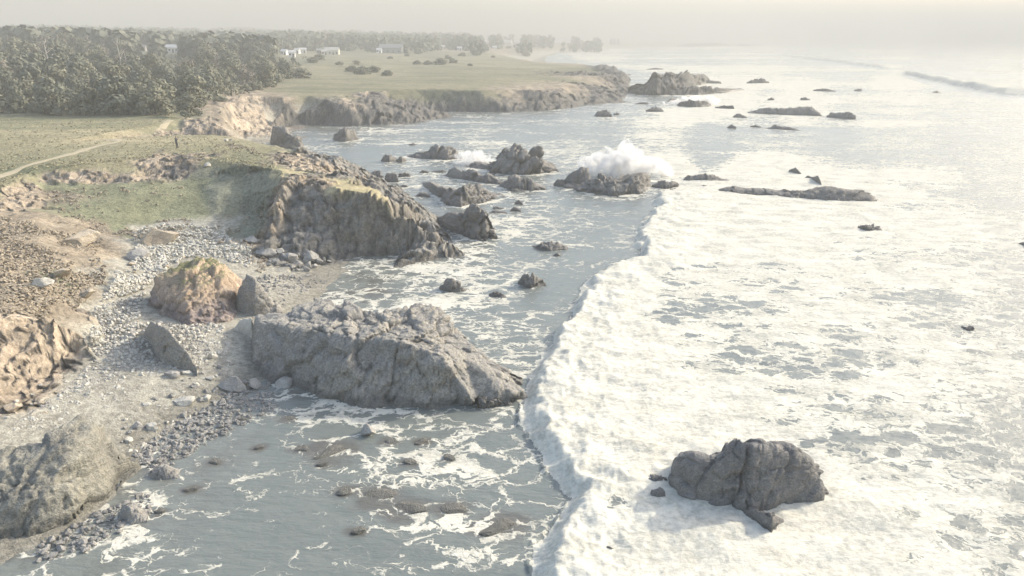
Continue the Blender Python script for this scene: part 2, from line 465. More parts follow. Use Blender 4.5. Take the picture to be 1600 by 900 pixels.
def build_tin():
    pts, zs, cv, edges = [], [], [], []
    index = {}

    def add(p, c):
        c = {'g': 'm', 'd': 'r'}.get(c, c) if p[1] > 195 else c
        key = (round(p[0], 3), round(p[1], 3))
        if key not in index:
            index[key] = len(pts)
            pts.append(Vector((p[0], p[1])))
            zs.append(p[2])
            cv.append(COVERS.index(c))
        return index[key]
    for line in LINES:
        prev = None
        for px, py, z, c in line:
            i = add(at(px, py, z), c)
            if prev is not None and prev != i:
                edges.append((prev, i))
            prev = i
    for x, y, z, c in WORLD_PTS:
        add((x, y, z), c)
    for x, y in ((-9000, -100), (9000, -100), (9000, 9000), (-9000, 9000)):
        add((x, y, 20 if x < 0 else -5), 't' if x < 0 else 'd')
    v, e, f, ov, oe, of = geometry.delaunay_2d_cdt(pts, edges, [], 0, 1e-4)
    V = np.array([(a[0], a[1]) for a in v])
    src = np.array(pts)
    Z, W = np.zeros(len(V)), np.zeros((len(V), len(COVERS)))
    for i in range(len(V)):
        if len(ov[i]):
            k = ov[i][0]
            Z[i] = zs[k]
            W[i, cv[k]] = 1
        else:
            d = np.hypot(*(src - V[i]).T)
            k2 = np.argsort(d)[:2]
            w = 1 / (d[k2] + 1e-3)
            w /= w.sum()
            Z[i] = (np.array(zs)[k2] * w).sum()
            for k, a in zip(k2, w):
                W[i, cv[k]] += a
    return V, Z, W, np.array([t for t in f if len(t) == 3])


TV, TZ, TW, TF = build_tin()


def land(x, y, covers=False):
    """Height (and covers) of the designed land surface."""
    x, y = np.asarray(x, float).ravel(), np.asarray(y, float).ravel()
    h = np.full(len(x), -5.0)
    slope = np.zeros(len(x))
    w = np.zeros((len(x), len(COVERS))) if covers else None
    order = np.argsort(y, kind='stable')
    ys = y[order]
    for a, b, c in TF:
        A, B, C = TV[a], TV[b], TV[c]
        lo, hi = np.searchsorted(ys, (min(A[1], B[1], C[1]) - 1e-6, max(A[1], B[1], C[1]) + 1e-6))
        if hi <= lo:
            continue
        idx = order[lo:hi]
        X, Y = x[idx], y[idx]
        d = (B[1] - C[1]) * (A[0] - C[0]) + (C[0] - B[0]) * (A[1] - C[1])
        if abs(d) < 1e-9:
            continue
        l1 = ((B[1] - C[1]) * (X - C[0]) + (C[0] - B[0]) * (Y - C[1])) / d
        l2 = ((C[1] - A[1]) * (X - C[0]) + (A[0] - C[0]) * (Y - C[1])) / d
        l3 = 1 - l1 - l2
        m = (l1 >= -1e-7) & (l2 >= -1e-7) & (l3 >= -1e-7)
        if not m.any():
            continue
        k = idx[m]
        h[k] = l1[m] * TZ[a] + l2[m] * TZ[b] + l3[m] * TZ[c]
        gx = ((B[1] - C[1]) * (TZ[a] - TZ[c]) + (C[1] - A[1]) * (TZ[b] - TZ[c])) / d
        gy = ((C[0] - B[0]) * (TZ[a] - TZ[c]) + (A[0] - C[0]) * (TZ[b] - TZ[c])) / d
        slope[k] = math.hypot(gx, gy)
        if covers:
            w[k] = l1[m][:, None] * TW[a] + l2[m][:, None] * TW[b] + l3[m][:, None] * TW[c]
    return (h, slope, w) if covers else h


def hit(px, py, zmin=-0.05):
    """Where the view ray through a photo pixel first meets the land (or the sea)."""
    dx, dy, dz = ray(px, py)
    t = np.geomspace(25, 2600, 1500)
    X, Y, Z = dx * t, dy * t, CAM_H + dz * t
    H = np.maximum(land(X, Y), zmin)
    k = int(np.argmax(Z <= H))
    if Z[k] > H[k]:
        k = len(t) - 1
    return (X[k], Y[k], H[k])



def hit_many(P, zmin=-0.05):
    """The same for many photo pixels at once."""
    t = np.geomspace(25, 200, 900)
    D = np.array([ray(a, b) for a, b in P])
    X, Y, Z = (D[:, k:k + 1] * t for k in range(3))
    Z = Z + CAM_H
    H = np.maximum(land(X, Y).reshape(X.shape), zmin)
    k = np.argmax(Z <= H, axis=1)
    i = np.arange(len(P))
    return np.stack([X[i, k], Y[i, k], H[i, k]], 1)


COLORS = np.array([
    (0.255, 0.235, 0.142),   # g dry meadow grass
    (0.195, 0.200, 0.122),   # v green slope
    (0.195, 0.20, 0.145),   # w dark scrub
    (0.280, 0.235, 0.170),   # s brown scrub
    (0.34, 0.282, 0.21),   # o orange clay cliff
    (0.215, 0.205, 0.180),   # d dark rock
    (0.36, 0.34, 0.275),   # b grey beach
    (0.150, 0.155, 0.105),   # t wood floor
    (0.390, 0.340, 0.200),   # y pale yellow grass
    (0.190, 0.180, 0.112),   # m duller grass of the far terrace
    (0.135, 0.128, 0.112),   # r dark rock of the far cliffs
])
PATHS = [[(-20, 275), (40, 258), (85, 246), (120, 238), (150, 229), (172, 224), (186, 220), (178, 216), (162, 217)], [(232, 205), (248, 198), (266, 188)]]


def seg_dist(x, y, poly):
    d = np.full(len(x), 1e9)
    for (ax, ay), (bx, by) in zip(poly[:-1], poly[1:]):
        ux, uy = bx - ax, by - ay
        L = ux * ux + uy * uy + 1e-9
        s = np.clip(((x - ax) * ux + (y - ay) * uy) / L, 0, 1)
        d = np.minimum(d, np.hypot(x - ax - s * ux, y - ay - s * uy))
    return d


def soft_relief(x, y):
    return 0.22 * fbm(x / 9, y / 9, x * 0, 4, 31) + 0.05 * fbm(x / 1.3, y / 1.3, x * 0, 3, 35)


def build_ground():
    th = np.radians(np.linspace(-50, 22, 680))
    r = np.concatenate([np.geomspace(14, 30, 60)[:-1], np.geomspace(30, 420, 1000)[:-1], np.geomspace(420, 6500, 150)])
    T, R = np.meshgrid(th, r, indexing='ij')
    x, y = (R * np.sin(T)).ravel(), (R * np.cos(T)).ravel()
    h, sl, w = land(x, y, True)
    rr = R.ravel()
    # soften the folds of the coarse break lines on soft ground
    H2 = h.reshape(T.shape)
    for _ in range(3):
        S = H2.copy()
        S[1:-1, 1:-1] = (H2[1:-1, 1:-1] * 2 + H2[2:, 1:-1] + H2[:-2, 1:-1] + H2[1:-1, 2:] + H2[1:-1, :-2]) / 6
        H2 = S
    soft = w[:, 0] + w[:, 1] + w[:, 3] + w[:, 6] + w[:, 7] + w[:, 9]
    h = h * (1 - soft) + H2.ravel() * soft
    # crisp, ragged borders between the covers
    jit = np.stack([fbm(x / 2.2, y / 2.2, h / 2, 4, 50 + i) for i in range(len(COVERS))], 1)
    ws = np.clip(w + jit * 0.55 * (w > 0.02), 0, None) ** 3
    ws /= ws.sum(1, keepdims=True) + 1e-9
    rocky = np.clip(ws[:, 4] + ws[:, 5] + ws[:, 10] + 0.6 * ws[:, 8] * (sl > 0.5), 0, 1)
    steep = sstep(0.75, 1.4, sl) * (1 - ws[:, 1])
    rocky = np.maximum(rocky, steep * (rr < 300))
    # relief
    big = 1 + 0.6 * sstep(120, 350, rr)
    ca, sa = math.cos(0.6), math.sin(0.6)
    bx, by, bz = x * ca + y * sa, -x * sa + y * ca, h
    strat = ridged(bx / 1.2, by / 3.5, (bz + 0.5 * bx) / 1.0, 4, 3)
    crag = ridged(x / 4.5 / big, y / 4.5 / big, h / 4.5 / big, 5, 11)
    gully = ridged(x / 1.7 / big, y / 6.0 / big, h / 9, 2, 17)
    damp = sstep(-0.6, 0.6, h)
    dz = soft_relief(x, y) * (1 - rocky) * damp
    dz = dz + ws[:, 3] * (0.28 * fbm(x / 1.6, y / 1.6, x * 0, 4, 61)) + ws[:, 2] * 0.2 * fbm(x / 1.5, y / 1.5, x * 0, 3, 63)
    dz = dz + rocky * damp * ((0.55 - 0.05 * ws[:, 4]) * big * crag + (0.28 - 0.2 * ws[:, 4]) * strat - 0.1)
    hx = rocky * (0.6 * big * fbm(x / 3.2 / big, y / 3.2 / big, h / 2.6, 3, 21))
    hy = rocky * (0.7 * big * fbm(x / 2.6 / big, y / 3.2 / big, h / 1.6, 4, 27) + ws[:, 4] * 0.5 * gully * sstep(0.4, 1.2, sl))
    k = np.nonzero((rocky > 0.04) & (h > -1.2) & (rr < 520))[0]
    kx, ky, kh, kb = x[k], y[k], h[k] + dz[k], big[k]
    tx, tz = kx * 0.8 + kh * 0.6, -kx * 0.6 + kh * 0.8
    h1, c1 = facets(tx / 2.4 / kb, ky / 2.0 / kb, tz / 1.3 / kb, 201)
    h2, c2 = facets(tx / 0.8 / kb, ky / 0.8 / kb, tz / 0.55 / kb, 221)
    clay = ws[k, 4]
    m = ((0.85 - 0.5 * clay) * h1 - 0.35 * (1 - clay) * c1 + (0.30 + 0.2 * clay) * h2 - 0.12 * c2) * kb * rocky[k] * damp[k]
    hy[k] -= 0.8 * m
    dz[k] += 0.6 * m
    v = np.stack([x + hx, y + hy, h + dz], 1)
    col = ws @ COLORS
    rk = steep * (1 - ws[:, 10]) * (1 - ws[:, 4]) * (1 - ws[:, 2]) * 0.7
    col = col * (1 - rk[:, None]) + rk[:, None] * np.array((0.21, 0.19, 0.155))
    # drier and greener patches of the meadow, bare clay along the eroded edge
    patch = fbm(x / 16, y / 30, x * 0, 4, 71)
    streak = fbm(x / 30, y / 3.5, x * 0, 4, 77)
    gm = (ws[:, 0] + ws[:, 9])[:, None]
    col = col * (1 + gm * (0.42 * patch + 0.38 * streak)[:, None] * np.array((1.0, 0.8, 0.9)))
    scr = (ws[:, 3] + 0.7 * ws[:, 1])[:, None]
    col = col * (1 + scr * (0.5 * fbm(x / 2.0, y / 2.0, x * 0, 4, 81))[:, None])
    ora = ws[:, 4][:, None]
    vein = fbm(x / 3.0, y / 3.0, h / 1.2, 4, 88)[:, None]
    col = col * (1 - ora * sstep(0.05, 0.4, vein) * np.array((0.55, 0.50, 0.42)))
    col = col * (1 + ora * 0.3 * sstep(0.1, 0.5, -vein))
    # wet sand and stone near the water
    wet = (sstep(0.75, 0.15, h + 0.25 * fbm(x / 3, y / 3, x * 0, 3, 91)) * (ws[:, 6] + ws[:, 5]))[:, None]
    col = col * (1 - 0.35 * wet)
    faces = grid_faces(len(th), len(r), v[:, 2] > -0.9)
    v, faces, col, rk2 = compact(v, faces, col, rocky)
    c4 = np.concatenate([np.clip(col, 0.02, 0.8), np.ones((len(col), 1))], 1)
    t = NT('coastal_ground')
    P = t.geo.outputs['Position']
    base = t.attr('cover').outputs['Color']
    rok = t.attr('rocky').outputs['Fac']
    f1 = t.noise(P, 2.6, 6, 0.68)
    f2 = t.noise(t.mapping(P, (1, 1, 0.4)), 0.45, 5, 0.6, 0.5)
    f3 = t.noise(P, 11.0, 3, 0.7)
    m = t.math('ADD', t.ramp(f1, 0.28, 0.72, 0.66, 1.32), t.ramp(f2, 0.3, 0.7, -0.16, 0.16))
    m = t.math('MULTIPLY', m, t.ramp(f3, 0.25, 0.75, 0.8, 1.2))
    vm = t.n('ShaderNodeVectorMath', operation='SCALE')
    t.link(base, vm.inputs[0])
    t.link(m, vm.inputs['Scale'])
    st = t.voronoi(t.mapping(P, (1.6, 0.5, 0.5), (0.3, 0.6, 0)), 0.9)
    hgt = t.math('ADD', t.math('ADD', f1, t.math('MULTIPLY', f3, 0.4)), t.math('MULTIPLY', t.math('MULTIPLY', t.ramp(st, 0, 0.2), rok), 0.35))
    t.out(vm.outputs[0], 0.9, t.bump(hgt, 0.7, 0.3), 0.2)
    g = mesh_obj('ground', v, faces, t.m, attrs={'cover': ('FLOAT_COLOR', c4), 'rocky': ('FLOAT', rk2)})
    tag(g, 'grassy coastal bluff with clay cliffs, scrub and a stony beach', kind='structure')
    return g


ground = build_ground()


def build_path(pix, width, name='path'):
    pts = [at(px, py, 7.05) for px, py in pix]
    P = []
    for a, b in zip(pts[:-1], pts[1:]):
        n = max(2, int(math.hypot(b[0] - a[0], b[1] - a[1]) / 0.7))
        for k in range(n):
            P.append((a[0] + (b[0] - a[0]) * k / n, a[1] + (b[1] - a[1]) * k / n))
    P = np.array(P + [pts[-1][:2]])
    for _ in range(3):
        P[1:-1] = (P[1:-1] * 2 + P[2:] + P[:-2]) / 4
    d = np.gradient(P, axis=0)
    d /= np.linalg.norm(d, axis=1, keepdims=True) + 1e-9
    nrm = np.stack([-d[:, 1], d[:, 0]], 1)
    wd = width * (1 + 0.5 * fbm(P[:, 0] / 2, P[:, 1] / 2, P[:, 0] * 0, 3, 5))
    rows = []
    for s in (-1, -0.5, 0, 0.5, 1):
        q = P + nrm * (wd * s)[:, None]
        z = land(q[:, 0], q[:, 1]) + soft_relief(q[:, 0], q[:, 1]) + 0.09 - 0.07 * abs(s)
        rows.append(np.stack([q[:, 0], q[:, 1], z], 1))
    v = np.stack(rows, 1).reshape(-1, 3)
    t = NT('trodden_sand')
    f = t.noise(t.geo.outputs['Position'], 3.0, 5, 0.7)
    t.out(t.mix(t.ramp(f, 0.3, 0.7), (0.32, 0.275, 0.175), (0.41, 0.355, 0.24)), 0.95)
    o = mesh_obj(name, v, grid_faces(len(P), 5), t.m)
    tag(o, 'pale trodden path worn into the meadow', kind='structure')


for pth in PATHS:
    build_path(pth, 0.6)

# distant low hills behind the woods
def build_hills():
    xs = np.linspace(-4200, 300, 220)
    prof = 12 + 38 * np.exp(-((xs + 1390) / 300) ** 2) + 16 * np.exp(-((xs + 1700) / 700) ** 2) + 14 * np.exp(-((xs + 2600) / 700) ** 2) + 5 * fbm(xs / 240, xs * 0, xs * 0, 4, 4)
    prof = prof * sstep(100, -500, xs) + 8
    rows = []
    for k, (dy, s) in enumerate(((-500, 0.0), (-300, 0.45), (-120, 0.85), (0, 1.0), (200, 0.8), (600, 0.0))):
        yy = 4200 + dy + 40 * fbm(xs / 200, xs * 0 + k, xs * 0, 3, 9)
        rows.append(np.stack([xs * 0.476, yy * 0.476, 3 + 0.62 * prof * s], 1))
    v = np.stack(rows, 1).reshape(-1, 3)
    t = NT('far_hill_cover')
    f = t.noise(t.geo.outputs['Position'], 0.02, 5, 0.6)
    t.out(t.mix(t.ramp(f, 0.35, 0.65), (0.10, 0.11, 0.07), (0.17, 0.16, 0.10)), 0.95)
    tag(mesh_obj('hills', v, grid_faces(len(xs), len(rows)), t.m), 'low hazy hills on the horizon behind the woods', kind='structure')


build_hills()

# ================================================================== ROCKS
FOOT = []      # base lines of the rocks that stand in the water, for the foam around them


def rock_noise(v, L, A, seed):
    """Broken rock: lumps, slanting beds with sharp grooves, and fine chips."""
    x, y, z = v[:, 0] / L, v[:, 1] / L, v[:, 2] / L
    c, s = math.cos(0.75), math.sin(0.75)
    bx, bz = x * c + z * s, -x * s + z * c
    cen = v.mean(0)
    out = (v - cen) * np.array((0.6, 1.0, 1.6))
    out /= np.linalg.norm(out, axis=1, keepdims=True) + 1e-6
    out[:, 2] = np.abs(out[:, 2])
    wx = 0.35 * fbm(x, y, z, 3, seed + 5)
    h1, c1 = facets(bx * 0.95 + wx, y * 0.8 + wx, bz * 1.5, seed + 60)
    h2, c2 = facets(bx * 2.6 + wx, y * 2.2, bz * 4.0 + wx, seed + 70)
    h3, c3 = facets(bx * 6.5, y * 5.5, bz * 8.0, seed + 90)
    m = 1.15 * h1 - 0.45 * c1 + 0.5 * h2 - 0.28 * c2 + 0.2 * h3 - 0.1 * c3 + 0.12 * ridged(x * 5, y * 5, z * 5, 3, seed + 80)
    d = out * m[:, None]
    d += 0.45 * np.stack([fbm(x, y, z, 5, seed), fbm(x, y, z, 5, seed + 20), 0.5 * fbm(x, y, z, 4, seed + 30)], 1)
    return v + d * A


def profile_rock(name, label, top, base, cat='rock', z0=0.0, df=None, db=None, mat='sea_rock', amp=1.0, q=2.2, group=None, seed=None, foam=True, kind=None, rows=None):
    top, base = np.array(top, float), np.array(base, float)
    x0, x1 = top[0, 0], top[-1, 0]
    nu = int(np.clip((x1 - x0) * 0.9, 12, 170))
    px = np.linspace(x0, x1, nu)
    ty = np.interp(px, top[:, 0], top[:, 1])
    by = np.interp(px, base[:, 0], base[:, 1])
    ym = base[:, 1].max()
    if seed is None:
        seed = int(x0 * 7 + ym * 13) % 9973
    B = np.array([at(a, b, z0) for a, b in zip(px, by)])
    # both ends run down to the waterline
    B = np.concatenate([B[:1] + (B[0] - B[-1]) * 0.03, B, B[-1:] + (B[-1] - B[0]) * 0.03])
    px = np.concatenate([[px[0] - 0.03 * (x1 - x0)], px, [px[-1] + 0.03 * (x1 - x0)]])
    by = np.concatenate([by[:1], by, by[-1:]])
    ty = np.concatenate([by[:1] - 0.3, ty, by[-1:] - 0.3])
    nu += 2
    W = abs(B[-1, 0] - B[0, 0])
    hgt_px = np.clip(by - ty, 0.5, None)
    scale = np.hypot(B[:, 1], CAM_H).mean() / FOC
    hm = hgt_px.max() * scale
    if df is None:
        df = float(np.clip(0.28 * W, 0.35, max(0.6, hm * 1.1)))
    if db is None:
        db = df * 1.5
    tp = 0.35 + 0.65 * np.sqrt(hgt_px / hgt_px.max())
    nf = rows or int(np.clip(hgt_px.max() * 0.45, 7, 46))
    nb = max(5, nf // 2)
    yr = B[:, 1] + df * tp
    Rg = np.array([at_y(a, b, y) for a, b, y in zip(px, ty, yr)])
    Rg[:, 2] = np.maximum(Rg[:, 2], z0 + 0.05)
    rowsv = []
    under = B.copy()
    under[:, 2] = z0 - 0.6
    under[:, 1] -= 0.1
    rowsv.append(under)
    for k in range(nf):
        s = k / nf
        p = B * (1 - s) + Rg * s
        p[:, 2] = z0 + (Rg[:, 2] - z0) * (1 - (1 - s) ** q)
        rowsv.append(p)
    rowsv.append(Rg)
    for k in range(1, nb + 1):
        s = k / nb
        p = Rg.copy()
        p[:, 1] += db * tp * s
        p[:, 0] += (Rg[:, 0].mean() - Rg[:, 0]) * 0.12 * s
        p[:, 2] = z0 + (Rg[:, 2] - z0) * (1 - s ** 1.7)
        rowsv.append(p)
    u2 = rowsv[-1].copy()
    u2[:, 2] = z0 - 0.6
    rowsv.append(u2)
    v = np.stack(rowsv, 1)                    # nu, nv, 3
    nv = v.shape[1]
    v = v.reshape(-1, 3)
    A = float(np.clip(0.165 * min(W * 0.5, hm * 1.3), 0.06, 2.0)) * amp
    L = float(np.clip(hm * 0.75, 0.5, 5.0))
    w = rock_noise(v, L, A, seed)
    # hold the skirt under the water
    keep = v[:, 2] < z0 - 0.3
    w[keep] = v[keep]
    org = np.array((B[:, 0].mean(), B[:, 1].mean() + df * 0.5, z0))
    o = mesh_obj(name, w - org, grid_faces(nu, nv), MAT[mat])
    o.location = org
    # close both ends by welding nothing: the end columns meet below the water
    tag(o, label, cat, group, kind)
    if foam and z0 < 0.3:
        FOOT.append((B[::max(1, nu // 10), :2], df, W, hm))
    return o


def tin_rock(name, label, lines, mat, res=0.12, z_edge=-0.45, amp=0.3, L=2.2, seed=1, cat='rock', covers=None, group=None, foot=None, drop_below=None):
    pts, zs, edges, cc = [], [], [], []
    idx = {}
    for line in lines:
        prev = None
        for p in line:
            if len(p) == 3:
                q = at(*p)
            else:
                q = p[1:]                   # ('w', x, y, z)
            key = (round(q[0], 2), round(q[1], 2))
            if key not in idx:
                idx[key] = len(pts)
                pts.append(Vector(q[:2]))
                zs.append(q[2])
            i = idx[key]
            if prev is not None and prev != i:
                edges.append((prev, i))
            prev = i
    v, e, f, ov, oe, of = geometry.delaunay_2d_cdt(pts, edges, [], 0, 1e-4)
    V = np.array([(a[0], a[1]) for a in v])
    src, zs = np.array(pts), np.array(zs)
    Z = np.array([zs[ov[i][0]] if len(ov[i]) else zs[np.argmin(np.hypot(*(src - V[i]).T))] for i in range(len(V))])
    lo, hi = V.min(0) - 0.1, V.max(0) + 0.1
    gx, gy = np.arange(lo[0], hi[0], res), np.arange(lo[1], hi[1], res)
    X, Y = np.meshgrid(gx, gy, indexing='ij')
    x, y = X.ravel(), Y.ravel()
    h = np.full(len(x), -9.0)
    for t in f:
        A, B, C = V[t[0]], V[t[1]], V[t[2]]
        d = (B[1] - C[1]) * (A[0] - C[0]) + (C[0] - B[0]) * (A[1] - C[1])
        if abs(d) < 1e-9:
            continue
        l1 = ((B[1] - C[1]) * (x - C[0]) + (C[0] - B[0]) * (y - C[1])) / d
        l2 = ((C[1] - A[1]) * (x - C[0]) + (A[0] - C[0]) * (y - C[1])) / d
        m = (l1 >= -1e-6) & (l2 >= -1e-6) & (l1 + l2 <= 1 + 1e-6)
        h[m] = l1[m] * Z[t[0]] + l2[m] * Z[t[1]] + (1 - l1[m] - l2[m]) * Z[t[2]]
    H = h.reshape(X.shape)
    inside = H > -5
    S = np.where(inside, H, z_edge)
    S2 = S.copy()
    S2[1:-1, 1:-1] = (S[1:-1, 1:-1] * 2 + S[2:, 1:-1] + S[:-2, 1:-1] + S[1:-1, 2:] + S[1:-1, :-2]) / 6
    vv = np.stack([x, y, S2.ravel()], 1)
    w = rock_noise(vv, L, amp, seed)
    ed = (~inside).ravel()
    w[ed, 2] = np.minimum(w[ed, 2], z_edge)
    faces = grid_faces(len(gx), len(gy))
    ok = inside.ravel()[faces].any(1)
    faces = faces[ok]
    org = np.array((V[:, 0].mean(), V[:, 1].mean(), max(z_edge, 0)))
    w, faces, v0 = compact(w, faces, vv)
    o = mesh_obj(name, w - org, faces, MAT[mat])
    o.location = org
    tag(o, label, cat, group)
    if foot is not None:
        B = np.array([at(a, b, 0) for a, b in foot])
        FOOT.append((B[:, :2], 1.0, abs(B[-1, 0] - B[0, 0]), 3.0))
    return o


# the stack's own rock: orange-pink clay with a grass cap
def stack_material():
    t = NT('capped_stack_rock')
    P = t.geo.outputs['Position']
    big = t.noise(P, 0.5, 5, 0.6, 0.4)
    med = t.noise(t.mapping(P, (1.6, 1.6, 0.6)), 1.3, 6, 0.68, 0.3)
    fine = t.noise(P, 9.0, 4, 0.7)
    sp = t.n('ShaderNodeSeparateXYZ')
    t.link(P, sp.inputs[0])
    sn = t.n('ShaderNodeSeparateXYZ')
    t.link(t.geo.outputs['True Normal'], sn.inputs[0])
    z = t.math('ADD', sp.outputs[2], t.math('MULTIPLY', t.math('SUBTRACT', big, 0.5), 1.6))
    col = t.mix(t.ramp(z, 1.5, 3.2), (0.25, 0.21, 0.19), (0.40, 0.31, 0.22))
    col = t.mix(t.ramp(med, 0.5, 0.7), col, (0.49, 0.40, 0.30))
    top = t.math('MULTIPLY', t.ramp(z, 3.3, 3.9), t.ramp(sn.outputs[2], 0.45, 0.75))
    col = t.mix(top, col, (0.20, 0.195, 0.10))
    col = t.mix(1.0, col, t.mix(t.ramp(fine, 0.3, 0.7), (0.72, 0.72, 0.72), (1.25, 1.25, 1.25)), 'MULTIPLY')
    h = t.math('ADD', med, t.math('MULTIPLY', fine, 0.4))
    return t.out(col, 0.9, t.bump(h, 0.7, 0.35), 0.2)


MAT['stack'] = stack_material()


def back(line, dx, dy, z):
    out = []
    for p in line:
        q = at(*p)
        out.append(('w', q[0] + dx, q[1] + dy, z))
    return out


MAT['drowned'] = rock_material('drowned_brown_rock', (0.145, 0.145, 0.125), (0.16, 0.155, 0.135), (0.18, 0.175, 0.155), 1.0, wet=False)
_crest = [(400, 492, 2.2), (440, 486, 2.6), (472, 474, 2.9), (505, 461, 3.2), (535, 471, 3.1), (570, 479, 3.4), (600, 481, 3.6), (640, 477, 3.7), (675, 484, 3.4),
          (705, 503, 3.0), (740, 536, 2.35), (780, 573, 1.5), (812, 607, 0.6), (824, 621, 0.1)]
tin_rock('sea_rock', 'largest grey rock ridge, running from the beach out to the white wave front', [
    [(390, 578, -0.1), (430, 605, -0.3), (500, 629, -0.3), (560, 642, -0.3), (640, 645, -0.3), (740, 645, -0.3), (802, 636, -0.3), (829, 627, -0.4)],
    [(396, 530, 1.6), (430, 552, 1.5), (500, 572, 1.8), (560, 585, 1.7), (640, 594, 1.5), (700, 608, 1.2), (760, 622, 0.7)],
    [(402, 503, 2.7), (450, 511, 3.2), (500, 520, 3.55), (560, 528, 3.75), (620, 533, 3.75), (670, 546, 3.4), (700, 571, 2.7), (740, 601, 1.7), (785, 622, 0.7)],
    [(690, 530, 3.1), (725, 560, 2.3), (765, 592, 1.4), (800, 618, 0.5)],
    [(470, 500, 3.1), (530, 500, 3.4), (600, 506, 3.75), (650, 510, 3.6)],
    _crest, back(_crest, 0.8, 2.6, -0.45)], 'big_rock', res=0.10, amp=0.44, L=2.6, seed=41, foot=[(430, 603), (560, 641), (740, 643), (829, 626)])

_c2 = [(232, 455, 2.2), (248, 432, 3.4), (268, 416, 4.0), (292, 405, 4.35), (322, 403, 4.4), (350, 411, 4.0), (368, 426, 3.3), (376, 455, 1.9)]
tin_rock('sea_stack', 'orange clay stack with a grassy cap standing on the beach', [
    [(228, 480, 1.3), (245, 489, 1.3), (270, 503, 1.15), (300, 517, 1.0), (330, 508, 0.95), (357, 502, 0.9), (376, 482, 0.8)],
    [(240, 462, 2.3), (262, 466, 2.5), (290, 474, 2.5), (322, 474, 2.3), (350, 470, 2.1), (368, 462, 1.9)],
    [(246, 436, 3.4), (265, 430, 3.8), (290, 428, 4.15), (320, 428, 4.1), (348, 432, 3.7), (366, 440, 2.9)],
    _c2, back(_c2, 0.6, 2.2, 0.7)], 'stack', res=0.1, z_edge=0.6, amp=0.32, L=1.4, seed=77, cat='rock')

_c3 = [(-60, 712, 2.8), (0, 702, 2.95), (58, 690, 3.1), (100, 665, 3.4), (125, 650, 3.55), (150, 662, 3.2), (178, 700, 1.7), (189, 748, 0.4)]
tin_rock('beach_rock', 'big olive rock at the lower left corner with a pale lit right flank', [
    [(-80, 880, -0.3), (0, 858, -0.2), (60, 848, -0.2), (120, 826, -0.2), (165, 796, -0.2), (191, 757, -0.2)],
    [(-60, 790, 1.4), (0, 790, 1.5), (60, 780, 1.6), (105, 770, 1.4), (150, 760, 0.9)],
    [(-60, 740, 2.5), (0, 728, 2.65), (50, 722, 2.7), (95, 735, 2.3), (120, 760, 1.4)],
    [(110, 690, 3.2), (135, 710, 2.4), (160, 735, 1.3), (168, 762, 0.5)],
    _c3, back(_c3, 0.3, 1.6, 0.3)], 'olive_rock', res=0.08, amp=0.27, L=2.0, seed=13, foot=[(0, 858), (60, 848), (120, 826), (191, 757)])

profile_rock('beach_rock', 'thin blade of rock leaning on the beach below the orange stack', [(226, 518), (236, 500), (262, 513), (285, 540), (297, 556), (305, 570)],
             [(226, 530), (236, 542), (252, 566), (305, 578)], z0=1.1, df=0.45, db=0.7, mat='big_rock', amp=0.35)
profile_rock('beach_rock', 'dark wedge with a pale sloping ridge right of the orange stack', [(366, 482), (372, 452), (385, 425), (396, 432), (420, 460), (440, 482)],
             [(366, 487), (400, 493), (440, 487)], z0=0.8, df=0.9, db=1.2, mat='big_rock', amp=0.45)
profile_rock('beach_rock', 'flat pale slab between the orange stack and the largest rock ridge', [(366, 512), (375, 500), (393, 498), (397, 520)], [(366, 520), (397, 528)], z0=0.7, df=0.5, db=0.7, mat='pale_stone', amp=0.5)

profile_rock('sea_rock', 'massive double humped black rock in white foam, nearest to the viewer',
             [(1044, 765), (1047, 748), (1056, 720), (1070, 708), (1085, 706), (1110, 711), (1133, 706), (1142, 692), (1160, 685), (1192, 683), (1216, 689), (1240, 696), (1265, 714), (1284, 738), (1293, 768), (1296, 790)],
             [(1044, 772), (1060, 788), (1085, 800), (1120, 806), (1145, 806), (1175, 818), (1200, 812), (1230, 804), (1260, 800), (1296, 796)],
             df=1.3, db=2.8, mat='near_rock', amp=0.5, q=2.6, rows=60)
profile_rock('sea_rock', 'dark pointed ledge at the foot of the double humped black rock', [(1150, 808), (1160, 800), (1190, 797), (1210, 802), (1226, 815), (1225, 826)],
             [(1150, 812), (1175, 828), (1205, 846), (1225, 828)], df=0.5, db=0.9, mat='near_rock', amp=0.7)
profile_rock('sea_rock', 'low dark rock touching the left side of the double humped black rock', [(1010, 782), (1018, 764), (1034, 762), (1046, 780)], [(1010, 789), (1028, 796), (1046, 792)], mat='near_rock')
profile_rock('sea_rock', 'wet rock half drowned in foam just left of the double humped black rock', [(998, 758), (1015, 744), (1035, 745), (1050, 760)], [(998, 768), (1025, 772), (1050, 770)], mat='near_rock')

